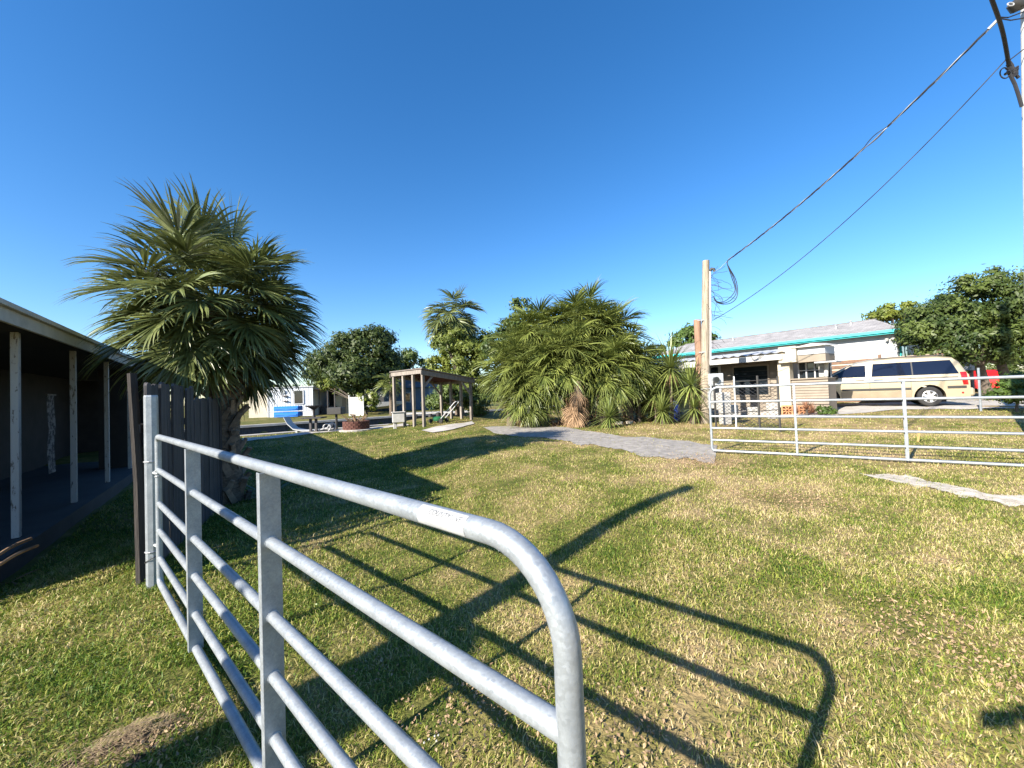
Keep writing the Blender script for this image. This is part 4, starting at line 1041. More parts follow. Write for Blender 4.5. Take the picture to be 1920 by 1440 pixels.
# ------------------------------------------------------------------ palms
def frond_mesh(name, el, L, nl, mt, seed, droop=1.0, spread=115, pet=.85, wmax=.028, curl=1.0, rib=.5, leaf=.98):
    """costapalmate fan leaf: petiole, arching midrib and drooping leaflets; heading +x at elevation el"""
    r = random.Random(seed); V = []; Fq = []
    p = Vector((0, 0, 0)); d = Vector((math.cos(el), 0, math.sin(el)))
    pts = [p.copy()]; dirs = [d.copy()]
    for i in range(6):
        d = (d + Vector((0, 0, -.05 * droop))).normalized(); p = p + d * (pet * L / 6); pts.append(p.copy()); dirs.append(d.copy())
    # petiole: a flat bar
    for i, (q, dd) in enumerate(zip(pts, dirs)):
        sd = Vector((0, 1, 0)); n_ = sd.cross(dd) * -1; w_ = .017 * L * (1.3 - .6 * i / 6)
        for a, b in ((-w_, 0), (w_, 0), (0, w_ * .9)): V.append(q + sd * a + n_ * b)
    for i in range(6):
        for k in range(3):
            k2 = (k + 1) % 3; Fq.append((i * 3 + k, i * 3 + k2, i * 3 + 3 + k2, i * 3 + 3 + k))
    # midrib continues and arches down
    ribs = [(p.copy(), d.copy())]
    for i in range(8):
        d = (d + Vector((0, 0, -.13 * droop))).normalized(); p = p + d * (rib * L / 8); ribs.append((p.copy(), d.copy()))
    ns = 6
    for k in range(nl):
        u = (k + .5) / nl * 2 - 1
        th = R(spread) * u
        ri = int((1 - abs(u)) ** .7 * 7.99); q, t = ribs[ri]
        q = q.copy(); side = Vector((0, 1, 0)); nrm = t.cross(side)
        if nrm.z < 0 and el > -1.2: nrm = -nrm
        dr = (t * math.cos(th) + side * math.sin(th) + nrm * (.30 * abs(math.sin(th)) + .05)).normalized()
        ll = L * (leaf - .24 * abs(u) ** 2) * r.uniform(.86, 1.08); st = ll / ns
        dl = droop * r.uniform(.6, 1.5)
        sgn = r.uniform(-1, 1) * .06; tw_ = r.gauss(0, .45)
        base = len(V)
        for j in range(ns + 1):
            f_ = j / ns
            w_ = wmax * L * (min(1, .25 + 2.6 * f_) if f_ < .45 else max(.05, 1 - ((f_ - .45) / .55) ** 1.3))
            sd = dr.cross(nrm)
            if sd.length < .1: sd = side.copy()
            sd.normalize(); sd = (sd * math.cos(tw_) + sd.cross(dr) * math.sin(tw_)).normalized(); up = sd.cross(dr).normalized() * (.35 * w_)
            V.append(q - sd * w_ + up); V.append(q + sd * w_ + up)
            q = q + dr * st
            g_ = (.04 + .5 * max(0, f_ - .30) * curl) * dl
            dr = (dr + Vector((0, sgn, -g_))).normalized()
        for j in range(ns): Fq.append((base + 2 * j, base + 2 * j + 1, base + 2 * j + 3, base + 2 * j + 2))
    return np_mesh(name, [tuple(v) for v in V], Fq, mt, False)
ELS = [82, 66, 48, 30, 12, -6, -26, -46, -64]
def frond_set(mt, nl, droop, seed, **k):
    return {e: [frond_mesh('frond', R(e), 1.0, nl, mt, seed + e * 3 + v, droop, **k) for v in range(3)] for e in ELS}
FS_main = frond_set(m_palm, 62, .62, 1, pet=.85, wmax=.0205, curl=2.0, rib=.27, leaf=.84, spread=128)
FS_clump = frond_set(m_palm2, 46, .75, 50, pet=.6, wmax=.019, curl=2.3, rib=.3, leaf=.95, spread=125)
FS_far = frond_set(m_palm, 24, 1.0, 150, pet=.7, wmax=.03, curl=1.4, rib=.3, leaf=.85, spread=125)
FS_dead = {e: [frond_mesh('dead_frond', R(e), 1.0, 26, m_dead, 90 + e + v, 1.6, pet=.5, wmax=.022, spread=60) for v in range(2)] for e in (-50, -68, -80)}
def palm(name, label, base, head, r0, nf, L, seed, fs, group=None, lo=-60, hi=80, dead=0, boots=0, bh=None, az=None):
    r = random.Random(seed); b = Vector(base); h = Vector(head)
    A = T(name, label, 'palm tree', b, 0, group); hl = h - b
    n = 9; tp_ = []
    for i in range(n):
        t = i / (n - 1); bend = Vector((hl.x, hl.y, 0)) * (t ** 1.4); tp_.append(Vector((bend.x, bend.y, hl.z * t - .15 * (1 - t))))
    MB().tube(tp_, [r0 * (1.12 - .25 * i / (n - 1)) for i in range(n)], 14).build('trunk', m_ptrunk, A, smooth=50)
    if boots:
        bm_ = MB(); bm_.add([(-.055, 0, 0), (.055, 0, 0), (.04, .10, .24), (-.04, .10, .24), (-.05, -.03, .02), (.05, -.03, .02), (.028, .045, .26), (-.028, .045, .26)],
                            [(0, 1, 2, 3), (7, 6, 5, 4), (0, 4, 5, 1), (1, 5, 6, 2), (2, 6, 7, 3), (3, 7, 4, 0)])
        me = bm_.mesh('boot', m_boot)
        me2 = MB().add([(v[0] * .8, v[1] * 1.5, v[2] * 1.15) for v in bm_.v], bm_.f).mesh('boot', m_boot)
        for k in range(boots):
            t = .02 + .93 * k / boots; a = k * 2.39996
            i = min(int(t * (n - 1)), n - 2); c = tp_[i].lerp(tp_[i + 1], t * (n - 1) - i); rr = r0 * (1.1 - .25 * t)
            link('boot', r.choice((me, me2)), A, (c.x + rr * math.cos(a), c.y + rr * math.sin(a), c.z), (r.uniform(-.15, .25), r.choice((-.5, .5)) + r.uniform(-.2, .2), a - math.pi / 2), r.uniform(.8, 1.25))
    for k in range(nf):
        a = k * 2.39996 + r.uniform(-.25, .25)
        t = (k + .5) / nf; e = math.degrees(math.asin(math.sin(R(hi)) * (1 - t) + math.sin(R(lo)) * t)) + r.uniform(-7, 7)
        ec = min(ELS, key=lambda q: abs(q - e))
        o = link('frond', r.choice(fs[ec]), A, hl + Vector((math.cos(a) * .08, math.sin(a) * .08, -.35 * t + .1)), (r.uniform(-.22, .22), R(ec - e) * .8, a), L * r.choice((r.uniform(.84, 1.08), r.uniform(.9, 1.06), r.uniform(.55, .85))))
    for k in range(dead):
        a = k * 2.39996 + 1; e = r.choice((-50, -68, -80))
        link('dead_frond', r.choice(FS_dead[e]), A, hl + Vector((math.cos(a) * r0 * .8, math.sin(a) * r0 * .8, -.3 - .25 * r.random())), (0, 0, a), L * r.uniform(.6, .9))
    return A
pb = P(430, 870, 7.2); ph = P(406, 572, 7.2)
palm('cabbage_palm', 'large cabbage palm with full shaggy crown behind the left fence', (pb.x, pb.y, g(pb.x, pb.y) - .1), ph, .20, 122, 1.0, 3, FS_main, lo=-66, hi=80, dead=5, boots=95)
# the dense palm clump
CL = [('tallest green fan palm at the top centre of the palm clump', 1068, 610, 16.8, 1.12, 46),
      ('fan palm with drooping skirt on the clump left shoulder', 1000, 628, 17.2, 1.08, 44),
      ('fan palm leaning out on the right shoulder of the clump', 1128, 628, 16.6, 1.1, 44),
      ('low fan palm at far left of the clump sweeping the ground', 942, 690, 16.6, 1.05, 42),
      ('middle fan palm in front of the clump above dead thatch', 1050, 668, 15.9, 1.1, 44),
      ('lower right fan palm of the clump beside the spiky plants', 1165, 680, 16.2, 1.0, 42),
      ('low front fan palm left of the dead thatch', 1000, 702, 15.8, 1.02, 42),
      ('fan palm deep at the back of the clump', 1090, 600, 18.4, 1.15, 40),
      ('front fan palm right of the dead thatch', 1125, 690, 15.6, 1.0, 40),
      ('fan palm on the left side halfway up the clump', 960, 655, 17.3, 1.05, 40),
      ('shaded fan palm low at the right back of the clump', 1195, 712, 17.2, .9, 36),
      ('fan palm filling the gap between clump and tall yucca', 1222, 722, 16.8, .95, 34),
      ('lowest fan palm at the left foot of the clump', 968, 738, 15.9, .9, 34)]
for i, (lab, px, py, d, L, nf) in enumerate(CL):
    h = P(px + 12 + (12 if px < 975 else 0), py, d); bx_ = h.x + (random.random() - .5) * .6
    palm('fan_palm', lab, (bx_, h.y, g(bx_, h.y) - .1), h, .19, int(nf * 1.45), L * 1.02, 20 + i, FS_clump, 'fan palms of the dense clump', lo=-70, hi=80, dead=6 if i in (4, 8) else 2)
h = P(848, 598, 25); palm('vine_covered_palm', 'tall palm rising out of the leafy tree behind the shelter', (h.x + .2, h.y, g(h.x, h.y - 3)), h, .2, 74, 1.3, 61, FS_far, lo=-70, hi=80, dead=12)
h = P(715, 715, 33); palm('short_palm', 'small yellowish palm in front of the far blue house', (h.x, h.y + 2.5, .1), h + Vector((0, 2.5, 0)), .16, 22, .95, 66, FS_clump, lo=-50, hi=70)
# dead leaf heap under the clump
hp = T('dead_leaf_heap', 'brown heap of fallen dead fronds at the foot of the palm clump', 'leaf heap', ground_at(1105, 793))
r = random.Random(8)
for k in range(26):
    me = r.choice(FS_dead[r.choice((-50, -68))])
    link('dead_frond', me, hp, (r.uniform(-1.5, 1.6), r.uniform(-.3, .6), r.uniform(.15, .5)), (r.uniform(-.4, .4), r.uniform(-1.0, -.4), r.uniform(0, 6.28)), r.uniform(.5, .85))
r = random.Random(18)
th = T('thatch_skirt', 'hanging tan thatch of dry fronds in the clump centre', 'dead fronds', (*P(1083, 760, 15.0).to_2d(), .3))
for k in range(15):
    me = r.choice(FS_dead[r.choice((-68, -80))]); a = r.uniform(0, 6.28)
    link('dead_frond', me, th, (.25 * math.cos(a), .25 * math.sin(a), r.uniform(.7, 1.75)), (r.uniform(-.35, .35), r.uniform(-.3, .3), a), r.uniform(.45, .9))
MB().tube([(0, 0, -.3), (.05, 0, 1.7)], [.2, .15], 10).build('trunk', m_ptrunk, th)

# ------------------------------------------------------------------ yuccas / spiky plants
def rosette(name, n, L, mt, seed, lo=-50, hi=88, w_=.022, droop=.25):
    r = random.Random(seed); V = []; F = []
    for k in range(n):
        a = k * 2.39996; e = R(hi + (lo - hi) * ((k + .5) / n) ** .8 + r.uniform(-8, 8)); l_ = L * r.uniform(.75, 1.05)
        d = Vector((math.cos(e) * math.cos(a), math.cos(e) * math.sin(a), math.sin(e))); q = Vector((0, 0, 0)); b = len(V)
        for j in range(5):
            f_ = j / 4; ww = w_ * L * (1 - f_ ** 2) + .001; sd = d.cross(Vector((0, 0, 1))); sd = sd.normalized() if sd.length > .05 else Vector((1, 0, 0))
            V += [tuple(q - sd * ww), tuple(q + sd * ww)]; q = q + d * l_ / 4; d = (d + Vector((0, 0, -droop * f_ * r.uniform(.3, 1.6)))).normalized()
        for j in range(4): F.append((b + 2 * j, b + 2 * j + 1, b + 2 * j + 3, b + 2 * j + 2))
    return np_mesh(name, V, F, mt)
YM = [rosette('leaf_rosette', 120, 1.0, m_yucca, s, -55, 86, .02, .4) for s in (1, 2, 3)]
YD = rosette('dry_skirt', 40, 1.0, m_dead, 5, -85, -40)
YY = [('tall spiky yucca in front of the teal eave left end', 1256, 690, 15.2, 1.15), ('spiky yucca right beside the service pole', 1293, 722, 14.6, .95),
      ('spiky yucca low between clump and blue pot', 1228, 738, 15.4, .95), ('young pale yucca growing from the dead leaf heap', 1141, 782, 14.2, .85),
      ('drooping yucca at the right end of the clump', 1195, 700, 16, 1.1), ('low yucca with yellowing leaves below the tall one', 1240, 770, 14.6, .75),
      ('yellowing yucca at the service pole foot', 1300, 765, 14.3, .7)]
for i, (lab, px, py, d, L) in enumerate(YY):
    h = P(px, py, d); b = Vector((h.x, h.y, g(h.x, h.y)))
    Yu = T('yucca', lab, 'yucca', b, 0, 'spiky yuccas by the service pole')
    hz = max(h.z - b.z, .12)
    MB().tube([(0, 0, -.1), (.03, 0, hz)], [.07, .05], 8).build('stem', m_ptrunk, Yu)
    link('leaf_rosette', YM[i % 3], Yu, (.03, 0, hz), (0, 0, i), L * 1.3)
    if hz > .6: link('dry_skirt', YD, Yu, (.02, 0, hz - .05), (0, 0, i * 2), L * .7)
c = ground_at(1271, 792)
o = MB().lathe([(.14, 0), (.2, .08), (.22, .4), (.18, .75), (.13, .85), (.15, .9)], 16).build('glazed_pot', m_bluepot, None, smooth=40); o.location = (c.x, c.y + .3, g(c.x, c.y + .3)); tag(o, 'dark blue patterned jar half hidden among the yuccas', 'pot')
for k, (px, py, w_, lab) in enumerate(((1090, 797, .75, 'pale flat stone edging the clump on the left'), (1060, 793, .5, 'small pale edging stone at the clump left foot'), (1160, 795, .35, 'white stone right of the young yucca'), (1180, 794, .25, 'small white stone at the clump right edge'))):
    c = ground_at(px, py); r = random.Random(k); m = MB(); ringp = [(w_ * r.uniform(.42, .55) * math.cos(a), .16 * r.uniform(.8, 1.2) * math.sin(a)) for a in np.linspace(0, 6.28, 10)[:-1]]
    n_ = len(ringp); m.add([(x, y, -.05) for x, y in ringp] + [(x * .9, y * .85, .08 + .02 * r.random()) for x, y in ringp], [tuple(range(n_, 2 * n_))] + [(i, (i + 1) % n_, n_ + (i + 1) % n_, n_ + i) for i in range(n_)])
    o = m.build('edging_stone', m_sand); o.location = c; o.rotation_euler = (0, 0, .2 * k); tag(o, lab, 'stone', 'stones edging the palm clump')

# ------------------------------------------------------------------ broadleaf trees
def leaf_crown(name, blobs, n, size, mt, seed, ncl=140, spread=.34):
    """blobs: (cx, cy, cz, rx, ry, rz); leaves gathered in clumps on and inside the blobs"""
    q = np.random.default_rng(seed); B = np.array(blobs, float)
    wgt = (B[:, 3] * B[:, 4] * B[:, 5]) ** .67; wgt /= wgt.sum()
    bi = q.choice(len(B), ncl, p=wgt); v = q.normal(size=(ncl, 3)); v /= np.linalg.norm(v, axis=1)[:, None]
    rad = q.uniform(.62, 1.02, (ncl, 1)); C = B[bi, :3] + v * rad * B[bi, 3:]
    cr = q.uniform(.6, 1.35, ncl) * spread * np.mean(B[:, 3:])
    ci = q.integers(0, ncl, n); off = q.normal(size=(n, 3)) * np.array([1, 1, .62]) * cr[ci][:, None] * .55
    Pn = C[ci] + off
    nr = off + v[ci] * .35 * cr[ci][:, None] + q.normal(size=(n, 3)) * .3 * cr[ci][:, None]; nr[:, 2] += .25 * cr[ci]
    nr /= np.linalg.norm(nr, axis=1)[:, None]
    t = np.cross(nr, q.normal(size=(n, 3))); t /= np.linalg.norm(t, axis=1)[:, None]; bt = np.cross(nr, t)
    s = size * q.uniform(.6, 1.3, n)[:, None]
    V = np.stack([Pn - t * s, Pn + bt * s * .42 - nr * s * .1, Pn + t * s, Pn - bt * s * .42 - nr * s * .1], 1).reshape(-1, 3)
    F = np.arange(4 * n).reshape(-1, 4)
    return np_mesh(name, V, F, mt), C
def tree(name, label, base, blobs, n, size, mt, seed, r0=.18, fork=.35, group=None, ncl=140, cat='tree', trunks=1, spread=.34, limbs=16):
    A = T(name, label, cat, base, 0, group); b = Vector(base); r = random.Random(seed)
    bl = [(x - b.x, y - b.y, z - b.z, a, bb, c) for x, y, z, a, bb, c in blobs]
    me, C = leaf_crown('crown', bl, n, size, mt, seed, ncl, spread)
    o = link('crown', me, A); o['kind'] = 'stuff'
    ctr = Vector(np.mean([q[:3] for q in bl], 0)); hz = max(ctr.z, .3)
    tr = MB()
    for k in range(trunks):
        ox = (k - (trunks - 1) / 2) * r0 * 3; f0 = Vector((ox * 1.6 + ctr.x * fork, ctr.y * fork, hz * fork * 1.3))
        tr.tube([(ox, 0, -.3), (ox * 1.2 + f0.x * .3, f0.y * .3, f0.z * .5), f0], [r0 * 1.15, r0 * .9, r0 * .75], 9)
        for j in range(limbs // trunks):
            e = Vector(C[r.randrange(len(C))]); m_ = f0.lerp(e, .5) + Vector((r.uniform(-.3, .3), r.uniform(-.3, .3), .15)) * hz * .15
            tr.tube([f0, m_, e], [r0 * .5, r0 * .3, r0 * .08], 6)
    tr.build('trunk', m_bark, A, smooth=60)
    return A
def blob(px, py, d, rx, rz, ry=None):
    c = P(px, py, d); s = d / FPX; return (c.x, c.y, c.z, rx * s, (ry or rx) * s, rz * s)
def tb(px, d, dy=0):
    c = P(px, 760, d); return (c.x, c.y, g(c.x, c.y))
tree('oak_tree', 'broad dark oak with domed crown across the canal', tb(690, 44), [blob(690, 655, 44, 52, 42), blob(640, 670, 43, 40, 42), blob(668, 705, 42, 55, 34), blob(722, 690, 44, 30, 36), blob(600, 690, 45, 30, 30)], 26000, .21, m_oak, 1, .4, ncl=300)
tree('far_tree', 'thin dark tree right of the big oak behind the blue house', tb(770, 52), [blob(765, 675, 52, 32, 16), blob(745, 690, 52, 24, 20), blob(800, 700, 50, 26, 20)], 5000, .24, m_far, 2, .3, ncl=90)
tree('yellow_green_tree', 'lush yellow green tree wrapping the tall palm behind shelter', tb(865, 24), [blob(850, 650, 24, 38, 30), blob(880, 675, 23.5, 40, 34), blob(825, 690, 24, 24, 24), blob(905, 650, 25, 28, 26), blob(880, 720, 23.5, 44, 24)], 20000, .105, m_lime, 3, .16, ncl=240)
tree('leafy_tree', 'leafy tree peaking behind the clump left shoulder', tb(975, 21), [blob(978, 590, 21, 22, 44), blob(960, 630, 21, 28, 36), blob(930, 650, 22, 22, 26), blob(1000, 650, 21, 30, 40)], 9000, .10, m_far, 4, .16, ncl=130)
tree('shrub_tree', 'dark vine tangle behind the shelter right posts', tb(860, 22.5), [blob(850, 745, 22.5, 45, 26), blob(895, 755, 22, 22, 24), blob(815, 755, 22.5, 18, 16)], 7000, .10, m_far, 5, .1, ncl=120, cat='shrub')
tree('far_tree', 'round green tree showing left of the service pole', tb(1290, 38), [blob(1285, 635, 38, 26, 22), blob(1320, 640, 38, 24, 20)], 5000, .18, m_bush, 6, .25, ncl=80)
tree('shade_tree', 'large spreading dark green tree at the right edge', tb(1872, 17.5), [blob(1850, 570, 17.5, 70, 60), blob(1900, 560, 17, 65, 62), blob(1790, 600, 17.5, 55, 45), blob(1740, 620, 17.5, 42, 30), blob(1810, 645, 17, 70, 36), blob(1900, 640, 16.5, 50, 40), blob(1960, 600, 17, 60, 80), blob(1722, 590, 18, 22, 18)], 52000, .085, m_rtree, 7, .2, ncl=420, trunks=2, spread=.30, limbs=30)
tree('far_tree', 'pale green treetop above the white house roof end', tb(1680, 42), [blob(1680, 585, 42, 36, 16), blob(1650, 590, 42, 22, 10), blob(1720, 600, 42, 30, 20)], 4500, .2, m_lime, 8, .25, ncl=70)
tree('far_tree', 'hazy treetop just above the teal eave left end', tb(1228, 60), [blob(1230, 655, 60, 16, 10)], 1200, .25, m_far, 9, .25, ncl=20)
tree('green_bush', 'glossy green bush at the right edge behind the gate', tb(1905, 12), [blob(1900, 735, 12, 32, 22), blob(1930, 720, 12, 30, 30)], 3500, .07, m_bush, 10, .04, ncl=70, cat='bush')
tree('dark_hedge', 'dark green hedge under the right tree trunks', tb(1860, 29), [blob(1790, 690, 29, 30, 16), blob(1860, 685, 29, 60, 16), blob(1930, 690, 27, 40, 22)], 7000, .1, m_rtree, 11, .06, ncl=110, cat='hedge')
DS = T('dry_shrub', 'reddish dry spiky shrub before the sunroom low wall', 'bush', adw(.95, 7.9, -.05))
MB().tube([(0, 0, -.1), (0, 0, .3)], .04, 6).build('stem', m_bark, DS)
m_rdry = mat('reddish_dry_leaf', (.40, .20, .11), .8, scale=3, col2=(.18, .09, .055), rvar=.3)
dsm = rosette('leaf_rosette', 130, 1.0, m_rdry, 33, -10, 85, .013, .2)
for k, (x, y, z, q) in enumerate(((0, 0, .3, .5), (.3, .1, .15, .4), (-.3, .1, .15, .42))): link('leaf_rosette', dsm, DS, (x, y, z), (0, 0, k), q)
tree('small_shrub', 'small green shrub beside the terracotta screen block', tuple(adw(.5, 7.5, -.05)), [(*adw(.5, 7.5, .15), .3, .25, .2)], 900, .05, m_bush, 13, .02, ncl=26, cat='bush')
tree('far_shrub', 'yellow green shrub right of the white vinyl fence', tb(690, 37), [blob(692, 750, 37, 20, 20), blob(612, 722, 38, 16, 10)], 2600, .16, m_lime, 14, .08, ncl=40, cat='bush')
for i, (px, d, lab) in enumerate(((120, 70, 'distant tree line mass behind the porch house'), (500, 75, 'distant green trees behind the white trailer'), (880, 80, 'distant trees behind the leafy palm'), (1150, 85, 'distant trees behind the clump'))):
    tree('far_tree', lab, tb(px, d), [blob(px - 40, 735, d, 45, 16), blob(px + 30, 738, d, 45, 14)], 3000, .5, m_far, 30 + i, .3, ncl=40)
# stiff grass plant at the palm foot
c = P(500, 850, 7.4)
GPn = T('strap_leaf_plant', 'dark strappy plant in shade right of the large palm trunk', 'plant', (c.x, c.y, g(c.x, c.y)))
link('leaf_rosette', rosette('leaf_rosette', 70, 1.0, mat('dark_strap', (.05, .08, .02), .5), 12, 5, 85, .012, .35), GPn, (0, 0, 0), None, .75)

# ------------------------------------------------------------------ lawn blades
def lawn():
    q = np.random.default_rng(5); X = []; Y = []; S = []
    def ringarea(n, y0, y1, sc):
        # depth-biased sampling inside the view wedge (a bit wider than the frame)
        y = q.uniform(y0, y1, n); x = q.uniform(-1.62, 1.62, n) * (np.abs(y) + .35)
        X.append(x); Y.append(y); S.append(np.full(n, sc))
    ringarea(175000, .25, 2.6, .9); ringarea(190000, 2.6, 5.5, 1.05); ringarea(150000, 5.5, 10, 1.4); ringarea(90000, 10, 20, 2.2)
    x = np.concatenate(X); y = np.concatenate(Y); sc = np.concatenate(S)
    c = -.6 * x + .8 * y; ok = c < CN0 - .4
    for p in SHEETS: ok &= ~inside(x, y, p) | (q.random(x.size) < .09)
    for (cx, cy, rx, ry) in BARE: ok &= (q.random(x.size) > .85 * np.exp(-(((x - cx) / rx) ** 2 + ((y - cy) / ry) ** 2) ** 1.5))
    n_ = x * .82 + y * .573; ok &= ~((n_ < -1.95) & (-.573 * x + .82 * y > 5.2))
    v1 = np.sin(x * 2.1 + 1.3 * np.sin(y * 1.7)) * np.sin(y * 2.3 + 1.1 * np.sin(x * 1.9)) + .5 * np.sin(5.1 * x + 2) * np.sin(4.7 * y)
    ok &= q.random(x.size) < np.clip(.80 + .35 * v1, .28, 1)
    x, y, sc, v1 = x[ok], y[ok], sc[ok], v1[ok]; n = x.size
    z = gz(x, y)
    left = sst(-.5, -3, x)
    h = .86 * (.020 + .017 * q.random(n) + .026 * q.random(n) ** 5 + .008 * np.clip(v1, 0, 1)) * (1 + .35 * left) * (1 + .18 * (sc - 1)); tall = q.random(n) < .006; h[tall] *= 2.0
    w = (.0019 + .0013 * q.random(n)) * (1 + .75 * (sc - 1) * 1.6) * (1 + .35 * left)
    a = q.uniform(0, 6.283, n); la = q.uniform(0, 6.283, n); ln = q.uniform(.35, 1.7, n)
    dx, dy = np.cos(la) * ln * h, np.sin(la) * ln * h; sx, sy = np.cos(a) * w, np.sin(a) * w
    V = np.empty((n, 5, 3), np.float32)
    V[:, 0] = np.stack([x - sx, y - sy, z - .006], 1); V[:, 1] = np.stack([x + sx, y + sy, z - .006], 1)
    V[:, 2] = np.stack([x + dx * .35 + sx * .8, y + dy * .35 + sy * .8, z + h * .6], 1); V[:, 3] = np.stack([x + dx * .35 - sx * .8, y + dy * .35 - sy * .8, z + h * .6], 1)
    V[:, 4] = np.stack([x + dx * 1.1, y + dy * 1.1, z + h * (1.0 - .33 * ln)], 1)
    b = (np.arange(n) * 5)[:, None]
    me = bpy.data.meshes.new('grass'); me.vertices.add(n * 5); me.vertices.foreach_set('co', V.ravel())
    li = np.concatenate([b + 0, b + 1, b + 2, b + 3, b + 3, b + 2, b + 4], 1).astype(np.int32)
    me.loops.add(n * 7); me.loops.foreach_set('vertex_index', li.ravel())
    me.polygons.add(n * 2); st = np.stack([np.arange(n) * 7, np.arange(n) * 7 + 4], 1).astype(np.int32); me.polygons.foreach_set('loop_start', st.ravel())
    me.update(calc_edges=True)
    at_ = me.attributes.new('tone', 'FLOAT', 'POINT'); at_.data.foreach_set('value', np.repeat(q.random(n), 5).astype(np.float32))
    me.materials.append(m_grass); o = link('grass', me); tag(o, 'short patchy green and straw coloured lawn grass', 'grass', kind='stuff')
lawn()

def scatter(name, label, cat, n, xr, yr, size, mt, seed, lift=.012, dens=None, tilt=.5):
    q = np.random.default_rng(seed); x = q.uniform(*xr, n); y = q.uniform(*yr, n)
    ok = np.abs(x) < 1.5 * (y + .4)
    if dens is not None: ok &= q.random(n) < dens(x, y)
    for p in SHEETS[1:]: ok &= ~inside(x, y, p)
    x, y = x[ok], y[ok]; n = x.size; z = gz(x, y) + lift * q.uniform(.3, 1.5, n); P0 = np.stack([x, y, z], 1)
    nr = np.stack([q.normal(0, tilt, n), q.normal(0, tilt, n), np.ones(n)], 1); nr /= np.linalg.norm(nr, axis=1)[:, None]
    t = np.cross(nr, q.normal(size=(n, 3))); t /= np.linalg.norm(t, axis=1)[:, None]; b = np.cross(nr, t); s = (size * q.uniform(.5, 1.3, n))[:, None]
    V = np.stack([P0 - t * s, P0 - t * s * .1 + b * s * .55, P0 + t * s + nr * s * .3, P0 - t * s * .1 - b * s * .55], 1).reshape(-1, 3)
    o = link(name, np_mesh(name, V, np.arange(4 * n).reshape(-1, 4), mt)); tag(o, label, cat, kind='stuff')
scatter('ground_cover', 'small round leaved green weeds in the left grass', 'ground cover', 16000, (-5, -.6), (.8, 4.2), .0085, mat('weed_leaf', (.20, .27, .04), .45, scale=3, col2=(.10, .16, .025), trans=.25), 1, .026, lambda x, y: np.clip((-x - .6) / 1.6, 0, 1) * np.clip(.55 + .6 * np.sin(2.3 * x + 1.2 * np.sin(3 * y)) * np.sin(2.9 * y), .05, 1))
scatter('fallen_leaves', 'scattered small brown dead leaves on the lawn', 'leaves', 1500, (-6, 9), (.7, 14), .014, m_dead, 2, .02, None, .6)

def _g(px, py, s): 
    c = ground_at(px, py); return lambda x, y: np.exp(-((x - c.x) ** 2 + (y - c.y) ** 2) / s ** 2)
_spots = [_g(850, 1370, .26), _g(960, 1330, .2), _g(1180, 1390, .22), _g(1330, 868, .6), _g(300, 1390, .25), _g(700, 1260, .14), _g(1480, 940, .45), _g(1720, 1180, .3), _g(1880, 1250, .3)]
m_thatch = mat('dead_thatch', (.40, .28, .155), .85, scale=60, col2=(.16, .10, .055), rvar=.1)
scatter('dead_thatch', 'brown dead grass thatch in the worn lawn spots', 'thatch', 150000, (-2.2, 5), (.45, 8.5), .010, m_thatch, 6, .022, lambda x, y: np.clip(sum(f(x, y) for f in _spots), 0, 1) * .9, .9)

# ------------------------------------------------------------------ small ground things
sc_ = ground_at(255, 1385)
SOD = T('sod_clump', 'brown lifted clump of dry sod in the bottom left grass', 'sod', sc_, R(28))
def lump(L, W_, Hh, seed, n=70, m=34):
    r = random.Random(seed); V = []
    for i in range(n + 1):
        for j in range(m + 1):
            u = i / n * 2 - 1; v = j / m * 2 - 1; h = max(0, 1 - u * u) ** .6 * max(0, 1 - v * v) ** .6
            V.append((u * L + r.uniform(-.003, .003), v * W_ * (1 + .25 * math.sin(5 * u + seed)) + r.uniform(-.003, .003), Hh * h * (.75 + .4 * math.sin(7 * u + 3 * v + seed) + .35 * math.sin(17 * u - 9 * v) * math.sin(13 * v + 5 * u)) + r.uniform(-.007, .007) * (h > 0) - .016))
    ii = np.arange((n + 1) * (m + 1)).reshape(n + 1, m + 1)
    return np_mesh('soil_lump', V, np.stack([ii[:-1, :-1], ii[1:, :-1], ii[1:, 1:], ii[:-1, 1:]], -1).reshape(-1, 4), m_dirt, False)
link('soil_lump', lump(.17, .06, .04, 1), SOD); link('soil_lump', lump(.13, .045, .03, 2), SOD, (-.30, -.06, 0), (0, 0, .3)); link('soil_lump', lump(.10, .05, .03, 3), SOD, (.05, -.14, 0), (0, 0, .5))
m_straw = mat('straw', (.42, .31, .17), .8, scale=40, col2=(.12, .08, .045))
q = np.random.default_rng(3); n = 1100
x = q.normal(0, .17, n); y = q.normal(-.02, .06, n); z = .05 * np.clip(1 - (x / .18) ** 2, 0, 1) * np.clip(1 - (y / .09) ** 2, 0, 1) + q.uniform(0, .018, n); a = q.normal(.0, .7, n); l_ = q.uniform(.02, .06, n); w_ = .0016
V = np.stack([np.stack([x - np.sin(a) * w_, y + np.cos(a) * w_, z], 1), np.stack([x + np.sin(a) * w_, y - np.cos(a) * w_, z], 1), np.stack([x + np.cos(a) * l_, y + np.sin(a) * l_, z + q.uniform(-.01, .02, n)], 1)], 1).reshape(-1, 3)
o = link('straw_fibres', np_mesh('straw_fibres', V, np.arange(3 * n).reshape(-1, 3), m_straw), SOD); o['kind'] = 'stuff'
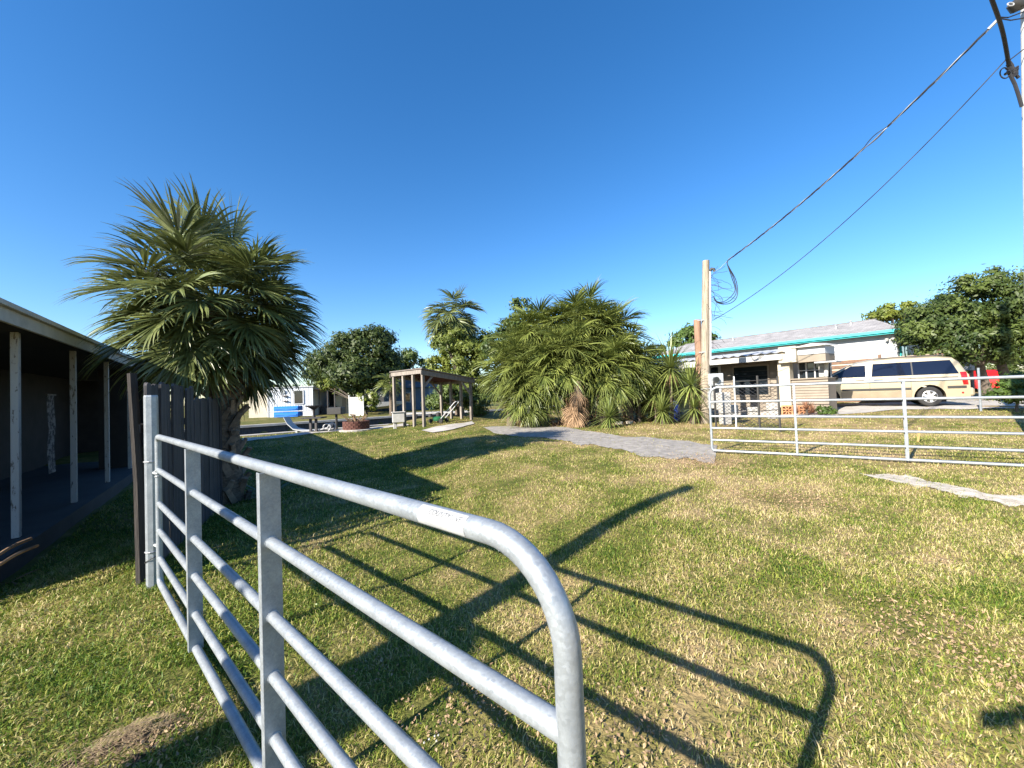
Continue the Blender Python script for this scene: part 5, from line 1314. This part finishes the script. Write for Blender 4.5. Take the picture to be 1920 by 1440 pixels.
def weed(px, py, h, lab, seed):
    c = ground_at(px, py); Wd = T('flowering_weed', lab, 'weed', c); r = random.Random(seed); st = MB(); fl = MB()
    for k in range(6):
        e = Vector((r.uniform(-.05, .05), r.uniform(-.05, .05), h * r.uniform(.6, 1))); st.tube([(0, 0, 0), e * .5 + Vector((r.uniform(-.01, .01), 0, 0)), e], .0016, 4)
        fl.lathe([(.001, -.003), (.005, .001), (.003, .005)], 7, e)
    st.build('stems', m_palm2, Wd); fl.build('flower_heads', m_offw, Wd)['kind'] = 'stuff'
weed(758, 950, .17, 'thin weed with pale seed heads at the house shadow edge', 1)
weed(800, 1412, .06, 'tiny white flowered weed under the near gate', 2)
weed(250, 1010, .2, 'dry weed sprig at the foot of the near gate post', 3)
for k, (a, b, lab) in enumerate((((-20, 1052, 3.3), (58, 1010, 3.75), 'upper dry palm stalk leaning on the porch edge'), ((-15, 1068, 3.25), (70, 1023, 3.7), 'lower dry palm stalk leaning on the porch edge'))):
    A_, B_ = P(*a), P(*b); A_.z = max(A_.z, g(A_.x, A_.y) + .02); tag(MB().tube(smooth_pts([A_, A_.lerp(B_, .5) + Vector((0, 0, .02)), B_]), .014, 6).build('palm_stalk', m_dead, None, smooth=60), lab, 'stalk', 'dry stalks by the porch')
c = ground_at(30, 1105); FF = T('fallen_frond', 'fallen dry frond lying in the porch shadow', 'frond', c, R(150)); link('leaf_blade', FS_dead[-50][0], FF, (0, 0, .05), (0, R(-52), 0), .45)

# ------------------------------------------------------------------ the photographer behind the camera (casts the shadow at the lower right)
PE = T('person', 'photographer in dark clothes holding a phone, only the shadow shows on lawn', 'person', (.08, -.5, g(.08, -.5)))
gz0 = PE.location.z
def skin(name, joints, edges, mt, parent, root=0, sub=2):
    me = bpy.data.meshes.new(name); me.from_pydata([j[:3] for j in joints], edges, []); me.materials.append(mt)
    o = link(name, me, parent); o.modifiers.new('skin', 'SKIN'); me.skin_vertices or me.skin_vertices.new()
    for i, j in enumerate(joints):
        v = me.skin_vertices[0].data[i]; v.radius = (j[3], j[4] if len(j) > 4 else j[3]); v.use_root = (i == root)
    o.modifiers['skin'].use_smooth_shade = True
    s_ = o.modifiers.new('sub', 'SUBSURF'); s_.levels = 1; s_.render_levels = sub
    return o
h0 = 1.61 - gz0
J = [(0, 0, .95, .15, .11), (0, 0, 1.15, .14, .10), (0, 0, 1.36, .16, .10), (0, .01, 1.46, .06), (0, .02, 1.56, .075, .09), (0, .03, 1.68, .085, .10),
     (-.18, 0, 1.38, .065), (-.24, .02, 1.12, .048), (-.22, .10, .88, .036), (-.21, .13, .80, .03),
     (.18, 0, 1.38, .065), (.27, .16, 1.18, .048), (.14, .40, h0 - .09, .034), (.10, .44, h0 - .03, .028),
     (-.09, 0, .86, .095), (-.10, .03, .48, .065), (-.10, -.01, .08, .045), (-.11, .14, .03, .04),
     (.09, 0, .86, .095), (.10, .03, .48, .065), (.10, -.01, .08, .045), (.11, .14, .03, .04)]
E_ = [(0, 1), (1, 2), (2, 3), (3, 4), (4, 5), (2, 6), (6, 7), (7, 8), (8, 9), (2, 10), (10, 11), (11, 12), (12, 13), (0, 14), (14, 15), (15, 16), (16, 17), (0, 18), (18, 19), (19, 20), (20, 21)]
skin('body', J, E_, mat('dark_clothes', (.05, .055, .075), .8), PE)
m_skin = mat('skin', (.55, .34, .24), .5, var=.1)
for k, (dx, dz, l_) in enumerate(((.0, .028, .075), (.0, .010, .08), (.0, -.010, .075), (.0, -.028, .06))):
    skin('finger', [(.115, .445, h0 + dz - .01, .009), (.135, .475, h0 + dz, .009), (.105, .492, h0 + dz, .008), (.07, .49, h0 + dz, .007)], [(0, 1), (1, 2), (2, 3)], m_skin, PE, 0, 1)
skin('thumb', [(.10, .44, h0 - .03, .011), (.075, .452, h0 - .01, .010), (.055, .455, h0 + .005, .008)], [(0, 1), (1, 2)], m_skin, PE, 0, 1)
PHN = MB().box(-.015, .135, -.0045, .0045, -.038, .038).build('phone', m_trim, None, bevel=.003)
PHN.location = (0, -.032, 1.605); tag(PHN, 'dark phone held up behind the viewpoint, seen only as shadow', 'phone')
